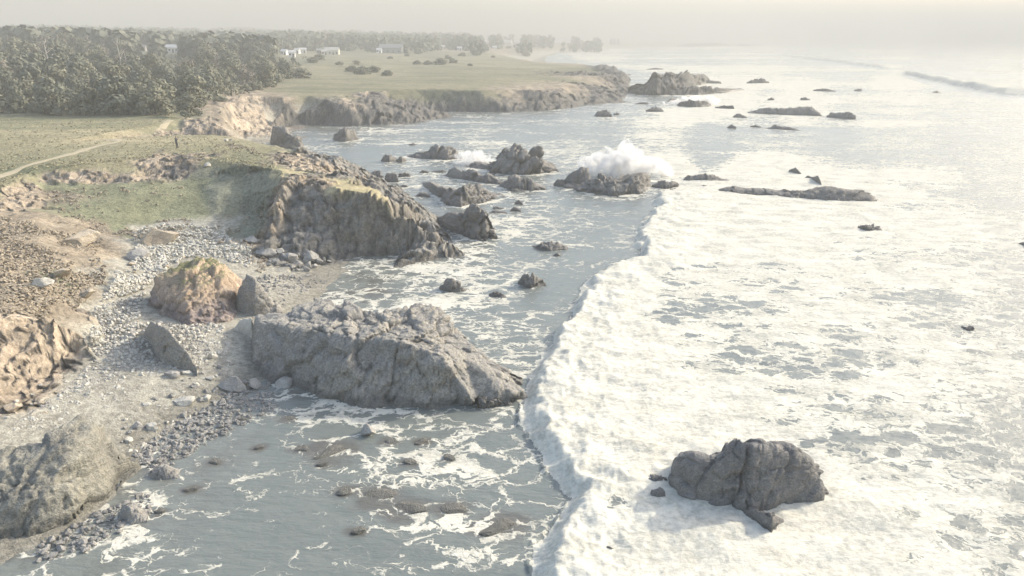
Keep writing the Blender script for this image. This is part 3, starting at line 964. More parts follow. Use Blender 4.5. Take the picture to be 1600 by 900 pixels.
# name, label, silhouette, waterline
SEA_ROCKS = [
    ('dark mound of rock alone in the calm inner cove', [(515, 217), (522, 208), (534, 202), (545, 199), (553, 203), (558, 210), (563, 217)], [(515, 219), (540, 222), (563, 218)]),
    ('small twin topped rock left of the low triangular rock', [(596, 250), (600, 241), (606, 243), (610, 240), (617, 246), (619, 251)], [(596, 252), (608, 254), (619, 252)]),
    ('round low rock between the twin topped rock and the triangular rock', [(619, 250), (625, 245), (632, 246), (636, 251)], [(619, 253), (628, 254), (636, 252)]),
    ('low triangular rock with a long left slope in mid channel', [(636, 243), (655, 238), (668, 234), (675, 228), (684, 226), (696, 229), (706, 233), (714, 240), (719, 246)], [(636, 245), (670, 249), (700, 250), (719, 248)]),
    ('tiny flat rock above the long slope of the triangular rock', [(637, 227), (645, 223), (653, 227)], [(637, 228), (653, 228)]),
    ('tallest castle shaped rock in the middle of the channel', [(733, 259), (742, 253), (757, 255), (769, 254), (779, 242), (786, 236), (797, 236), (807, 230), (816, 228), (822, 231), (838, 232), (846, 239), (856, 254), (870, 267)],
     [(733, 262), (770, 270), (810, 274), (850, 272), (870, 269)]),
    ('craggy skirt of rock at the foot of the castle shaped rock', [(777, 290), (790, 281), (806, 274), (822, 276), (838, 287), (851, 296)], [(777, 293), (810, 299), (851, 299)]),
    ('jagged ridge of rock left of the castle shaped rock', [(695, 272), (701, 264), (712, 261), (722, 268), (733, 265), (741, 266), (752, 272), (763, 271), (775, 278), (790, 285), (799, 289)], [(695, 276), (720, 281), (750, 287), (799, 292)]),
    ('rugged ridge of rock just behind the leaning block', [(662, 286), (672, 284), (684, 293), (694, 292), (702, 289), (712, 296), (724, 291), (735, 287), (745, 292), (760, 300), (778, 308), (789, 309)],
     [(662, 290), (680, 307), (700, 321), (720, 324), (745, 318), (789, 311)]),
    ('large leaning block with striped right flank off the headland tip', [(685, 342), (700, 333), (718, 327), (735, 318), (744, 317), (752, 325), (762, 340), (768, 356), (774, 372)], [(685, 350), (705, 362), (735, 374), (760, 377), (774, 374)]),
    ('sharp pinnacle leaning left of the white spray', [(868, 288), (880, 281), (890, 271), (901, 266), (909, 261), (915, 260), (921, 272), (927, 284)], [(868, 291), (900, 294), (927, 292)]),
    ('long dark rock barrier below the white spray', [(885, 290), (905, 287), (925, 279), (935, 277), (950, 280), (975, 278), (990, 273), (1002, 270), (1012, 272), (1018, 281), (1019, 288)], [(885, 294), (920, 303), (960, 307), (1000, 304), (1019, 291)]),
    ('small knob at the left foot of the pinnacle', [(864, 289), (872, 280), (880, 281), (884, 290)], [(864, 292), (884, 293)]),
    ('low lumpy rock right of the dark barrier', [(1019, 290), (1028, 284), (1034, 281), (1046, 284), (1055, 283), (1062, 291)], [(1019, 294), (1040, 297), (1062, 294)]),
    ('flat black reef behind the left end of the long ledge', [(1064, 281), (1078, 275), (1096, 272), (1112, 274), (1128, 279), (1154, 284)], [(1064, 284), (1100, 286), (1154, 286)]),
    ('longest flat ledge of rock with water pouring off its front', [(1112, 299), (1130, 293), (1150, 291), (1163, 294), (1190, 295), (1220, 298), (1258, 298), (1290, 292), (1320, 295), (1345, 297), (1362, 306), (1379, 315)],
     [(1112, 302), (1150, 306), (1220, 311), (1300, 316), (1379, 318)]),
    ('thin broken shelf of rock left of the longest ledge', [(1086, 292), (1100, 289), (1120, 291), (1138, 294)], [(1086, 294), (1138, 297)]),
    ('small pointed rock in the foam behind the longest ledge', [(1233, 266), (1243, 261), (1252, 271)], [(1233, 269), (1252, 274)]),
    ('dark hooked rock in the foam behind the longest ledge', [(1256, 279), (1262, 274), (1270, 277), (1278, 274), (1282, 282), (1284, 290)], [(1256, 281), (1266, 281), (1276, 288), (1284, 293)]),
    ('smooth oval rock alone in the white foam', [(1338, 358), (1345, 352), (1358, 350), (1370, 353), (1378, 358), (1383, 362)], [(1338, 359), (1355, 365), (1383, 363)]),
    ('small flat rock in foam below the long ledge', [(1144, 325), (1153, 321), (1166, 326)], [(1144, 327), (1166, 327)]),
    ('rock cut by the right edge of the picture', [(1588, 386), (1596, 380), (1610, 376), (1625, 388)], [(1588, 388), (1625, 390)]),
    ('sliver of dark reef left of the edge rock', [(1505, 384), (1530, 381), (1556, 384)], [(1505, 385), (1556, 386)]),
    ('small wet rock amid the web of foam at far right', [(1500, 517), (1506, 510), (1518, 510), (1529, 518)], [(1500, 520), (1515, 523), (1529, 521)]),
    ('flat whale backed rock in the lacy water', [(832, 388), (845, 381), (862, 378), (880, 382), (891, 389)], [(832, 390), (860, 393), (891, 391)]),
    ('tiny rock tip below the whale backed rock', [(864, 398), (871, 395), (879, 400)], [(864, 401), (879, 402)]),
    ('rounded dome rock rising out of the grey channel', [(809, 439), (818, 430), (829, 427), (841, 431), (850, 444)], [(809, 445), (830, 451), (850, 447)]),
    ('low dark rock lower left of the dome rock', [(763, 460), (772, 455), (783, 456), (791, 463)], [(763, 464), (791, 466)]),
    ('brown rock washed by foam in the channel behind the largest ridge', [(688, 447), (698, 437), (708, 435), (718, 443), (727, 455)], [(688, 454), (705, 458), (727, 457)]),
    ('drowned flat rock in the foam behind the largest ridge', [(560, 452), (580, 448), (600, 453)], [(560, 455), (600, 457)]),
    ('long low island with a raised right end, far offshore', [(1171, 175), (1188, 170), (1205, 168), (1222, 170), (1238, 169), (1252, 166), (1268, 167), (1278, 173), (1284, 180)], [(1171, 177), (1220, 180), (1284, 182)]),
    ('flat topped block right of the long low island', [(1295, 181), (1301, 176), (1318, 176), (1331, 175), (1337, 184)], [(1295, 184), (1337, 187)]),
    ('small mound left of the long low island', [(1146, 182), (1152, 178), (1160, 179), (1168, 183)], [(1146, 184), (1168, 185)]),
    ('dot of rock below the small offshore mound', [(1137, 198), (1143, 194), (1150, 198)], [(1137, 200), (1150, 201)]),
    ('thin shard left of the spiky low rock', [(1173, 197), (1180, 195), (1192, 199)], [(1173, 199), (1192, 200)]),
    ('spiky low rock below the long low island', [(1196, 200), (1204, 199), (1212, 194), (1218, 197), (1232, 198), (1249, 203)], [(1196, 201), (1249, 205)]),
    ('slab rock with spray bursting over it', [(1059, 163), (1064, 158), (1082, 157), (1100, 158), (1109, 162)], [(1059, 166), (1085, 168), (1109, 166)]),
    ('low hump left of the slab with spray', [(1010, 173), (1018, 168), (1028, 167), (1036, 171)], [(1010, 175), (1036, 175)]),
    ('ragged thin rock touching the slab with spray', [(1041, 160), (1048, 154), (1060, 154)], [(1041, 163), (1060, 160)]),
    ('curved strip of rock right of the slab with spray', [(1119, 167), (1130, 165), (1146, 165), (1147, 169)], [(1119, 169), (1147, 170)]),
    ('flat block standing in the open cove water', [(930, 180), (934, 174), (948, 173), (955, 175), (955, 181)], [(930, 182), (955, 183)]),
    ('button sized rock right of the flat block', [(959, 178), (964, 175), (970, 179)], [(959, 180), (970, 180)]),
    ('thin reef strip off the second far cliff', [(992, 162), (1002, 160), (1012, 160)], [(992, 163), (1012, 163)]),
    ('wide layered reef at the end of the far headland', [(984, 138), (996, 130), (1006, 132), (1016, 124), (1022, 115), (1034, 117), (1048, 113), (1058, 117), (1072, 114), (1088, 117), (1100, 116), (1110, 124)],
     [(984, 146), (1020, 149), (1050, 147), (1080, 138), (1110, 127)]),
    ('lower arm of the layered reef running out to sea', [(1050, 140), (1080, 134), (1100, 135), (1130, 138), (1160, 139)], [(1050, 149), (1090, 148), (1130, 145), (1160, 141)]),
    ('narrow upper arm of the layered reef', [(1084, 126), (1105, 125), (1126, 127)], [(1084, 130), (1126, 130)]),
    ('broken rocks in the foam right of the layered reef', [(1168, 128), (1180, 124), (1194, 123), (1199, 127)], [(1168, 130), (1199, 130)]),
    ('wafer thin reef in the far white water', [(1272, 140), (1290, 138), (1306, 142)], [(1272, 142), (1306, 143)]),
    ('second wafer thin reef further right in the far white water', [(1335, 140), (1346, 139)], [(1335, 142), (1346, 142)]),
    ('speck of rock under the breaking wave at right', [(1457, 144), (1463, 142), (1470, 144)], [(1457, 145), (1470, 145)]),
    ('short reef above the long low island', [(1252, 153), (1260, 152), (1266, 155)], [(1252, 156), (1266, 156)]),
    ('pair of specks left of the thin reefs', [(1200, 154), (1206, 152), (1209, 154)], [(1200, 156), (1209, 156)]),
    ('thin reef in the surf before the far point', [(1010, 108), (1022, 106), (1036, 107)], [(1010, 109), (1036, 109)]),
    ('far reef strip at the end of the distant point', [(1060, 71), (1080, 68), (1100, 68), (1118, 66), (1135, 69), (1141, 71)], [(1060, 73), (1141, 72)]),
    ('outermost reef beyond the distant point', [(1151, 70), (1160, 68), (1174, 70)], [(1151, 72), (1174, 72)]),
    ('dark mound under the meadow edge at the cove', [(423, 212), (428, 200), (436, 195), (446, 197), (452, 207), (462, 212), (470, 222), (473, 233)], [(423, 226), (445, 234), (473, 236)]),
    ('spindle of rock beside the headland shore', [(600, 283), (604, 272), (612, 270), (620, 272), (624, 282)], [(600, 285), (624, 285)]),
    ('knobbly rock at the seaward foot of the bluff', [(576, 274), (584, 267), (594, 267), (599, 274)], [(576, 277), (599, 277)]),
    ('flat rock right of the spindle rock', [(622, 272), (634, 269), (641, 272)], [(622, 276), (641, 276)]),
    ('oval stone in the quiet water behind the headland', [(650, 305), (656, 301), (666, 301), (672, 305)], [(650, 307), (672, 308)]),
    ('small stone above the oval stone', [(624, 291), (630, 288), (637, 290)], [(624, 293), (637, 293)]),
    ('flat sliver above the jagged ridge', [(675, 267), (690, 265), (697, 267)], [(675, 269), (697, 269)]),
    ('tiny flat rock left of the flat sliver', [(656, 268), (662, 265), (670, 268)], [(656, 270), (670, 270)]),
    ('drowned black shelf behind the headland tip', [(636, 325), (645, 317), (655, 318), (663, 326), (680, 337), (690, 345)], [(636, 332), (660, 340), (690, 347)]),
    ('stone with white wash right of the leaning block', [(798, 327), (806, 323), (814, 328)], [(798, 330), (814, 330)]),
    ('smaller stone above the washed stone', [(804, 316), (811, 312), (817, 317)], [(804, 319), (817, 319)]),
    ('low stones in a row right of the leaning block', [(766, 331), (774, 328), (792, 331)], [(766, 333), (792, 333)]),
    ('flat stone beside the rugged ridge', [(770, 324), (778, 322), (786, 325)], [(770, 326), (786, 326)]),
    ('low hump between the ridge and castle rock', [(793, 297), (806, 294), (819, 297)], [(793, 300), (819, 300)]),
    # nearly drowned rocks in the clear water close by
    ('brown drowned rock with a pale boulder on its right', [(485, 676), (505, 666), (530, 668), (552, 690)], [(485, 690), (520, 712), (552, 708)]),
    ('pale rounded boulder awash in the clear water', [(552, 668), (562, 655), (580, 654), (592, 666)], [(552, 680), (575, 690), (592, 682)]),
    ('brown rock barely above the clear water in the centre', [(560, 755), (580, 744), (605, 750), (625, 768)], [(560, 762), (590, 782), (625, 782)]),
    ('second brown drowned rock right of the central one', [(600, 780), (625, 770), (652, 776), (668, 792)], [(600, 788), (635, 804), (668, 800)]),
    ('dark drowned rock under thin foam lines', [(680, 780), (700, 772), (722, 778), (732, 790)], [(680, 788), (705, 804), (732, 798)]),
    ('long drowned rock nearest the wave front', [(740, 810), (765, 798), (795, 804), (822, 822)], [(740, 818), (780, 832), (822, 830)]),
    ('wet black stone at the beach edge by the olive rock', [(234, 738), (245, 729), (262, 727), (279, 740)], [(234, 746), (255, 750), (279, 748)]),
    ('wet stone awash below the olive rock', [(184, 800), (200, 788), (215, 792), (228, 806)], [(184, 812), (205, 820), (228, 815)]),
    ('dark rock peeking out of the foam at the bottom', [(938, 862), (950, 853), (964, 857), (974, 872)], [(938, 872), (955, 882), (974, 878)]),
    ('small dark stone in the clear water left of centre', [(522, 768), (534, 760), (548, 768)], [(522, 776), (548, 778)]),
]
_low = {'brown drowned rock with a pale boulder on its right', 'brown rock barely above the clear water in the centre', 'second brown drowned rock right of the central one',
        'dark drowned rock under thin foam lines', 'long drowned rock nearest the wave front', 'small dark stone in the clear water left of centre', 'drowned flat rock in the foam behind the largest ridge'}
DROWNED = []
for lab, top, base in SEA_ROCKS:
    if lab in _low:
        # only the wet backs show: built with the boulders, sunk until a hand's breadth is left
        q0, q1 = at(base[0][0], base[0][1], 0), at(base[-1][0], base[-1][1], 0)
        DROWNED.append((lab, (q0[0] + q1[0]) / 2, at(*base[len(base) // 2], 0)[1] + 0.5, abs(q1[0] - q0[0])))
    elif lab.startswith('pale rounded'):
        pass    # built with the other boulders
    elif 'wet' in lab and base[0][0] < 300:
        profile_rock('beach_rock', lab, top, base, mat='wet_stone', amp=0.8, foam=False)
    else:
        profile_rock('sea_rock', lab, top, base, mat='reef_rock' if base[0][1] < 172 else 'sea_rock', amp=1.5 if 'layered reef' in lab else 1.0)

for px, py, w in [(470, 702, 30), (540, 767, 34), (612, 690, 30), (640, 722, 26), (452, 655, 26), (335, 722, 24), (300, 765, 26), (405, 700, 22), (660, 690, 28), (250, 800, 22), (560, 830, 30), (700, 715, 26), (380, 655, 24), (505, 725, 22)]:
    q = at(px, py, 0)
    DROWNED.append(('small dark stone awash in the clear cove water', q[0], q[1], w * math.hypot(q[1], CAM_H) / FOC))

# ================================================================== THE SEA
FRONT = [(825, 985), (838, 900), (846, 850), (868, 815), (905, 778), (882, 760), (860, 732), (832, 690), (823, 655), (826, 618), (846, 572), (870, 528), (890, 498), (912, 466), (938, 428),
         (972, 414), (998, 406), (1000, 380), (1006, 356), (1022, 330), (1036, 306)]
FAR_FRONT = [(1036, 306), (1034, 286), (1015, 270), (962, 262), (940, 240), (975, 195), (1000, 180), (1062, 160), (1060, 150), (1000, 112), (900, 92), (870, 80), (900, 64)]
D_LEFT = [(600, 850, .28), (450, 800, .2), (300, 800, .22), (700, 850, .32), (640, 735, .42), (740, 690, .42), (785, 650, .40), (560, 690, .34), (400, 660, .22), (330, 650, .28), (480, 640, .32),
          (800, 790, .24), (850, 880, .4), (200, 780, .40), (100, 875, .34), (620, 890, .34), (750, 760, .3), (840, 740, .28), (520, 740, .32),
          (560, 430, .46), (650, 420, .5), (720, 400, .54), (690, 470, .44), (780, 480, .42), (850, 470, .22), (800, 540, .48), (770, 520, .5), (820, 585, .52), (610, 460, .48), (900, 420, .16),
          (800, 350, .42), (900, 340, .2), (980, 330, .10), (940, 375, .12), (850, 405, .35), (760, 440, .55), (500, 430, .4), (880, 450, .18),
          (800, 200, .24), (700, 210, .2), (640, 262, .44), (560, 232, .1), (490, 205, .1), (900, 185, .28), (760, 226, .46), (880, 250, .4), (720, 258, .42), (690, 255, .46), (640, 310, .14), (680, 340, .1), (600, 212, .36)]
D_RIGHT = [(1060, 320, .97), (1050, 400, .92), (1000, 450, .93), (930, 520, .95), (900, 600, .95), (900, 700, .95), (950, 750, .97), (900, 850, .74), (1000, 600, .76), (1100, 600, .62), (1080, 510, .5),
           (1150, 520, .44), (1300, 560, .5), (1500, 600, .56), (1200, 450, .58), (1300, 420, .64), (1500, 450, .58), (1450, 350, .7), (1200, 350, .95), (1100, 430, .58), (1550, 700, .54), (1400, 800, .66),
           (1550, 850, .58), (1150, 880, .74), (1300, 650, .62), (1000, 850, .78), (1100, 720, .92), (1580, 520, .5), (1320, 330, .95), (920, 800, .5), (1050, 810, .98), (1050, 440, .52),
           (1150, 288, .97), (1050, 262, .85), (1300, 282, .8), (1200, 268, .9), (1450, 300, .56), (1550, 270, .38), (1330, 252, .3), (1100, 240, .2), (1300, 222, .14), (1500, 232, .24), (1000, 245, .62), (950, 215, .2),
           (1010, 195, .62), (1060, 188, .72), (1000, 182, .6), (1100, 212, .22), (1200, 200, .32), (1400, 200, .48), (1550, 180, .36), (1400, 165, .55), (1250, 150, .85), (1150, 145, .88), (1100, 125, .85), (1200, 115, .7),
           (1400, 135, .75), (1500, 112, .3), (1540, 165, .42), (1320, 112, .4), (1100, 100, .42), (1000, 90, .48), (1250, 85, .28), (1500, 80, .22), (1300, 70, .2), (1100, 84, .48), (950, 80, .65), (1550, 130, .6), (1200, 98, .42)]
BREAKERS = [([(1228, 87), (1262, 92), (1300, 96), (1345, 102), (1380, 106), (1440, 104)], 2.0, 8, 70), ([(1412, 115), (1450, 125), (1490, 132), (1530, 140), (1570, 147), (1680, 154)], 2.5, 8, 95)]


def tangent(x, y):
    return np.stack([x / y, 20.0 / y], 1)


def scatter_field(pts, x, y):
    P = np.array([at(a, b, 0)[:2] for a, b, _ in pts])
    q = tangent(P[:, 0], P[:, 1])
    val = np.array([p[2] for p in pts])
    t = tangent(x, y)
    num, den = 0, 0
    for k in range(len(pts)):
        d2 = ((t - q[k]) * np.array((1.0, 1.6))).__pow__(2).sum(1)
        w = 1 / (d2 + 2e-4) ** 1.7
        num = num + w * val[k]
        den = den + w
    return num / den


def inside_poly(x, y, poly):
    c = np.zeros(len(x), bool)
    j = len(poly) - 1
    for i in range(len(poly)):
        (xi, yi), (xj, yj) = poly[i], poly[j]
        if yi != yj:
            m = ((yi > y) != (yj > y)) & (x < (xj - xi) * (y - yi) / (yj - yi) + xi)
            c ^= m
        j = i
    return c


def build_sea():
    th = np.radians(np.linspace(-50, 50, 820))
    r = np.concatenate([np.geomspace(12, 26, 30)[:-1], np.geomspace(26, 320, 560)[:-1], np.geomspace(320, 1500, 300)[:-1], np.geomspace(1500, 6500, 60)])
    T, R = np.meshgrid(th, r, indexing='ij')
    x, y, rr = (R * np.sin(T)).ravel(), (R * np.cos(T)).ravel(), R.ravel()
    zero = x * 0
    wx = x + 0.9 * fbm(x / 2.2, y / 2.2, zero, 4, 101) * np.clip(rr / 60, 0.6, 3)
    wy = y + 0.9 * fbm(x / 2.2, y / 2.2, zero + 7, 4, 103) * np.clip(rr / 60, 0.6, 3)
    fr = [at(a, b, 0)[:2] for a, b in FRONT]
    ff = [at(a, b, 0)[:2] for a, b in FAR_FRONT]
    poly = fr + ff[1:] + [(9000, 9000), (9000, 1), (12, 1)]
    right = inside_poly(wx, wy, poly)
    dfr = seg_dist(wx, wy, fr)
    sd = np.where(right, dfr, -dfr)
    dff = seg_dist(wx, wy, ff)
    soft = np.where(right, 1, -1) * np.minimum(dfr, dff)
    near_front = dfr < dff * 1.0 + 0.5
    blend = np.where(near_front, sstep(-0.25, 0.25, sd), sstep(-7, 7, soft))
    DL, DR = scatter_field(D_LEFT, x, y), scatter_field(D_RIGHT, x, y)
    D = DL * (1 - blend) + DR * blend
    D = np.where(near_front, np.maximum(D, 0.97 * sstep(3.5, 0.8, sd) * (sd > -0.2)), D)
    # long streaks of foam lying along the swell
    band = fbm(x / 55, y / 16, zero, 4, 151) * sstep(90, 140, rr) * sstep(330, 220, rr) + fbm(x / 190, y / 42, zero, 4, 153) * sstep(220, 330, rr)
    fine = fbm(x / 6, y / 3.2, zero, 3, 157) * sstep(120, 60, rr) + fbm(x / 13, y / 10, zero, 3, 159)
    D = np.clip(D + blend * (0.34 * band + 0.16 * fine) * sstep(1.0, 0.85, D), 0, 1)
    # water height
    swell = 0.10 * fbm(x / 7, y / 7, zero, 4, 111) + 0.16 * fbm(x / 25, y / 13, zero, 3, 113) * sstep(40, 150, rr)
    swell = swell + 0.35 * fbm(x / 90, y / 26, zero, 3, 117) * sstep(110, 350, rr)
    bore = np.where(near_front, sstep(-0.15, 0.9, sd) * (0.24 + 0.55 * np.exp(-np.clip(sd, 0, None) / 7)), 0.24 * sstep(0, 9, soft)) * sstep(170, 120, rr)
    lump = 0.30 * fbm(x / 1.5, y / 1.5, zero, 4, 121) + 0.16 * ridged(x / 0.9, y / 0.9, zero, 3, 127)
    lump = lump * np.exp(-np.abs(sd - 1.0) / 4.5) * (sd > -0.4) + 0.13 * fbm(x / 1.8, y / 1.1, zero, 4, 131) * sstep(0.3, 0.9, D)
    chop = 0.09 * ridged(x / 2.6, y / 1.3, zero, 4, 137) * sstep(0.25, 0.6, D) * sstep(300, 100, rr)
    z = swell + bore + lump * sstep(260, 120, rr) + chop
    # breaking swells far out
    for pix, hgt, b0, b1 in BREAKERS:
        L = np.array([at(a, b, 0)[:2] for a, b in pix])
        ang = L[:, 0] / L[:, 1]
        m = (rr > 250) & (rr < 1400)
        xi, yi = x[m], y[m]
        q = xi / yi
        s = yi - np.interp(q, ang, L[:, 1]) + 6 * fbm(xi / 16, yi / 16, xi * 0, 4, 141)
        bl = np.interp(q, ang[[0, -2]], (b0, b1)) * (1 + 0.4 * fbm(xi / 40, yi / 40, xi * 0, 3, 147))
        span = sstep(ang[0] - 0.004, ang[0] + 0.008, q) * (sstep(ang[-1], ang[-2] - 0.01, q) if pix[0][1] < 100 else 1)
        f = np.where(s < 0, np.exp(-(s / 9.0) ** 2), np.exp(-(s / 18.0) ** 2)) * span
        z[m] += hgt * f * (1 + 0.35 * fbm(xi / 5, yi / 5, xi * 0, 3, 143))
        D[m] = D[m] * (1 - 0.8 * span * sstep(-60, -35, s) * sstep(-9, -13, s))
        D[m] = D[m] * (1 - 0.7 * sstep(ang[0] - 0.02, ang[0] + 0.02, q) * sstep(0, 25, s - bl) * sstep(220, 120, s))
        D[m] = np.maximum(D[m], 1.0 * sstep(-11, -7, s) * sstep(1.0, 0.8, s / bl) * span)
    # foam and wash around the rocks
    sh = np.zeros(len(x))
    for B, dfp, W, hm in FOOT:
        c = B.mean(0)
        m = (np.abs(x - c[0]) < W * 0.6 + 10) & (np.abs(y - c[1]) < 12 + W * 0.25)
        if m.any():
            d = seg_dist(x[m], y[m], [tuple(b) for b in B])
            k = 0.9 * min(3.0, 0.5 + hm * 0.5)
            sc = max(1.0, c[1] / 90.0)
            D[m] = np.maximum(D[m], (0.46 + 0.22 * (c[1] > 90)) * np.exp(-d / (k * sc)))
    # shallow, clear water by the beach
    hl = land(x, y)
    sh = sstep(-1.6, 0.1, hl) * (rr < 260)
    bed = zero.copy()
    for _, bx_, by_, bw in DROWNED:
        d = np.hypot((x - bx_) / (bw * 0.75), (y - by_) / (bw * 0.6))
        bed = np.maximum(bed, sstep(1.15, 0.5, d + 0.35 * fbm(x / 0.8, y / 0.8, zero, 3, 161)))
    D = np.maximum(D, 0.36 * sstep(-0.35, -0.05, hl) * (rr < 120))
    D = np.clip(D, 0, 1)
    v = np.stack([x, y, z], 1)
    keep = (hl < 0.6)
    faces = grid_faces(len(th), len(r), keep)
    v, faces, D, sh, bed = compact(v, faces, D, sh, bed)

    t = NT('sea_water')
    P = t.geo.outputs['Position']
    D_ = t.attr('foam').outputs['Fac']
    S_ = t.attr('shallow').outputs['Fac']
    warp = t.n('ShaderNodeMix', data_type='VECTOR')
    nz = t.noise(P, 0.55, 4, 0.6, color=True)
    off = t.vmath('MULTIPLY', t.vmath('SUBTRACT', nz, (0.5, 0.5, 0.5)), (2.6, 2.6, 0))
    Q = t.vmath('ADD', P, off)
    Q = t.mapping(Q, (0.62, 1.0, 0.0), (0, 0, 0.35))
    e1 = t.ramp(t.voronoi(Q, 0.62), 0.0, 0.42, 1, 0, False)
    e2 = t.ramp(t.voronoi(Q, 2.3), 0.0, 0.40, 1, 0, False)
    n1 = t.noise(Q, 0.22, 6, 0.62)
    n2 = t.noise(Q, 1.6, 5, 0.7)
    n0 = t.noise(t.mapping(P, (0.5, 1.0, 0.0), (0, 0, 0.35)), 0.075, 4, 0.6, 1.2)
    p = t.math('ADD', t.math('MULTIPLY', e1, 0.46), t.math('MULTIPLY', e2, 0.30))
    p = t.math('ADD', p, t.math('MULTIPLY', t.ramp(n0, 0.3, 0.7, -0.5, 0.5, False), 0.34))
    p = t.math('ADD', p, t.math('MULTIPLY', t.ramp(n1, 0.25, 0.75, 0, 1, False), 0.32))
    p = t.math('ADD', p, t.math('MULTIPLY', t.ramp(n2, 0.25, 0.75, 0, 1, False), 0.26))
    thr = t.math('SUBTRACT', t.math('SUBTRACT', 1.12, t.math('MULTIPLY', D_, 0.55)), t.ramp(D_, 0.45, 0.85, 0.0, 0.35))
    mask = t.ramp(t.math('SUBTRACT', p, thr), -0.06, 0.07)
    thin = t.ramp(t.math('SUBTRACT', p, thr), -0.22, 0.02)
    deep = t.mix(S_, (0.150, 0.168, 0.152), (0.175, 0.190, 0.170))
    mott = t.noise(P, 0.35, 5, 0.65)
    deep = t.mix(t.math('MULTIPLY', S_, t.ramp(mott, 0.45, 0.62)), deep, (0.115, 0.115, 0.10))
    deep = t.mix(t.math('MULTIPLY', t.attr('bed').outputs['Fac'], 0.85), deep, (0.105, 0.10, 0.085))
    water = t.mix(t.math('MULTIPLY', thin, t.ramp(D_, 0.1, 0.8, 0.12, 0.62)), deep, (0.225, 0.235, 0.205))
    ft = t.noise(P, 3.2, 5, 0.7)
    ft2 = t.noise(Q, 0.45, 5, 0.65)
    ftm = t.math('ADD', t.math('MULTIPLY', ft, 0.55), t.math('MULTIPLY', ft2, 0.45))
    foam = t.mix(t.ramp(ftm, 0.36, 0.58), (0.39, 0.38, 0.32), (0.61, 0.588, 0.495))
    col = t.mix(mask, water, foam)
    rip = t.noise(t.mapping(P, (0.7, 1.5, 1.0)), 1.5, 6, 0.62, 0.3)
    rip2 = t.noise(t.mapping(P, (0.5, 1.4, 1.0)), 0.16, 5, 0.6)
    hgt = t.math('ADD', t.math('MULTIPLY', rip, 0.16), t.math('MULTIPLY', rip2, 0.55))
    hgt = t.math('ADD', hgt, t.math('MULTIPLY', mask, t.math('MULTIPLY', ft, 0.12)))
    nrm = t.bump(hgt, 0.55, 1.0)
    t.out(col, t.ramp(mask, 0, 1, 0.22, 0.9), nrm, None)
    t.b.inputs['IOR'].default_value = 1.333
    t.val(t.b.inputs['Specular IOR Level'], t.ramp(mask, 0, 1, 0.5, 0.1))
    o = mesh_obj('sea', v, faces, t.m, attrs={'foam': ('FLOAT', D), 'shallow': ('FLOAT', sh), 'bed': ('FLOAT', bed)})
    tag(o, 'foaming grey green sea with a white wave front and webs of foam', kind='structure')


build_sea()


def spray(label, outline, base, depth, density, seed):
    """A burst of spray: a ragged closed cloud of droplets thrown up from the water."""
    m = bpy.data.materials.new('spray_mist')
    m.use_nodes = True
    nt = m.node_tree
    nt.nodes.remove(nt.nodes['Principled BSDF'])
    pv = nt.nodes.new('ShaderNodeVolumePrincipled')
    pv.inputs['Color'].default_value = (0.995, 0.99, 0.965, 1)
    pv.inputs['Anisotropy'].default_value = 0.2
    geo = nt.nodes.new('ShaderNodeNewGeometry')
    nz = nt.nodes.new('ShaderNodeTexNoise')
    nz.inputs['Scale'].default_value = 0.75
    nz.inputs['Detail'].default_value = 5
    nz.inputs['Roughness'].default_value = 0.65
    nt.links.new(geo.outputs['Position'], nz.inputs['Vector'])
    mr = nt.nodes.new('ShaderNodeMapRange')
    mr.inputs['From Min'].default_value = 0.46
    mr.inputs['From Max'].default_value = 0.57
    mr.inputs['To Min'].default_value = 0.0
    mr.inputs['To Max'].default_value = density
    nt.links.new(nz.outputs['Fac'], mr.inputs['Value'])
    nt.links.new(mr.outputs[0], pv.inputs['Density'])
    nt.links.new(pv.outputs[0], nt.nodes['Material Output'].inputs['Volume'])
    MAT['mist'] = m
    xs, ys = [p[0] for p in outline], [p[1] for p in outline]
    y0 = at(np.mean(xs), base, 0)[1]
    L, R = at_y(xs[0], base, y0)[0], at_y(xs[-1], base, y0)[0]
    bm = bmesh.new()
    bmesh.ops.create_icosphere(bm, subdivisions=5, radius=1.0)
    v = np.array([p.co[:] for p in bm.verts])
    f = np.array([[q.index for q in p.verts] for p in bm.faces])
    bm.free()
    X = (L + R) / 2 + v[:, 0] * (R - L) / 2
    pxs = 800 + (X / y0) * FOC * (CP + 0.15 * SP)
    top = np.array([at_y(a, b, y0)[2] for a, b in zip(pxs, np.interp(pxs, xs, ys))])
    env = np.sqrt(np.clip(1 - v[:, 0] ** 2, 0, 1)) + 1e-3
    Z = np.where(v[:, 2] > 0, (v[:, 2] / env).clip(0, 1) ** 0.8 * top, v[:, 2] * 0.5)
    Y = y0 + depth * 0.5 + v[:, 1] * depth * 0.5
    w = np.stack([X, Y, Z], 1)
    s = depth / 6
    w += v * (2.2 * s * fbm(w[:, 0] / s / 1.4, w[:, 1] / s / 1.4, w[:, 2] / s / 1.4, 5, seed) + 0.3 * s * ridged(w[:, 0] / s * 1.3, w[:, 1] / s * 1.3, w[:, 2] / s * 1.3, 3, seed + 4))[:, None]
    o = mesh_obj('wave_spray', w, f, m)
    tag(o, label, kind='stuff')


spray('tall burst of white spray behind the long dark barrier rock', [(896, 272), (918, 262), (935, 248), (950, 244), (966, 236), (980, 230), (996, 235), (1008, 243), (1022, 255), (1040, 264), (1060, 274)], 278, 7.5, 1.4, 5)
spray('white spray bursting over the slab rock', [(1040, 162), (1056, 156), (1066, 153), (1078, 149), (1090, 153), (1104, 153), (1126, 160)], 164, 6.0, 1.5, 6)
spray('white wash thrown up behind the castle shaped rock', [(712, 256), (728, 246), (742, 240), (756, 248), (774, 256)], 260, 5.0, 1.2, 7)

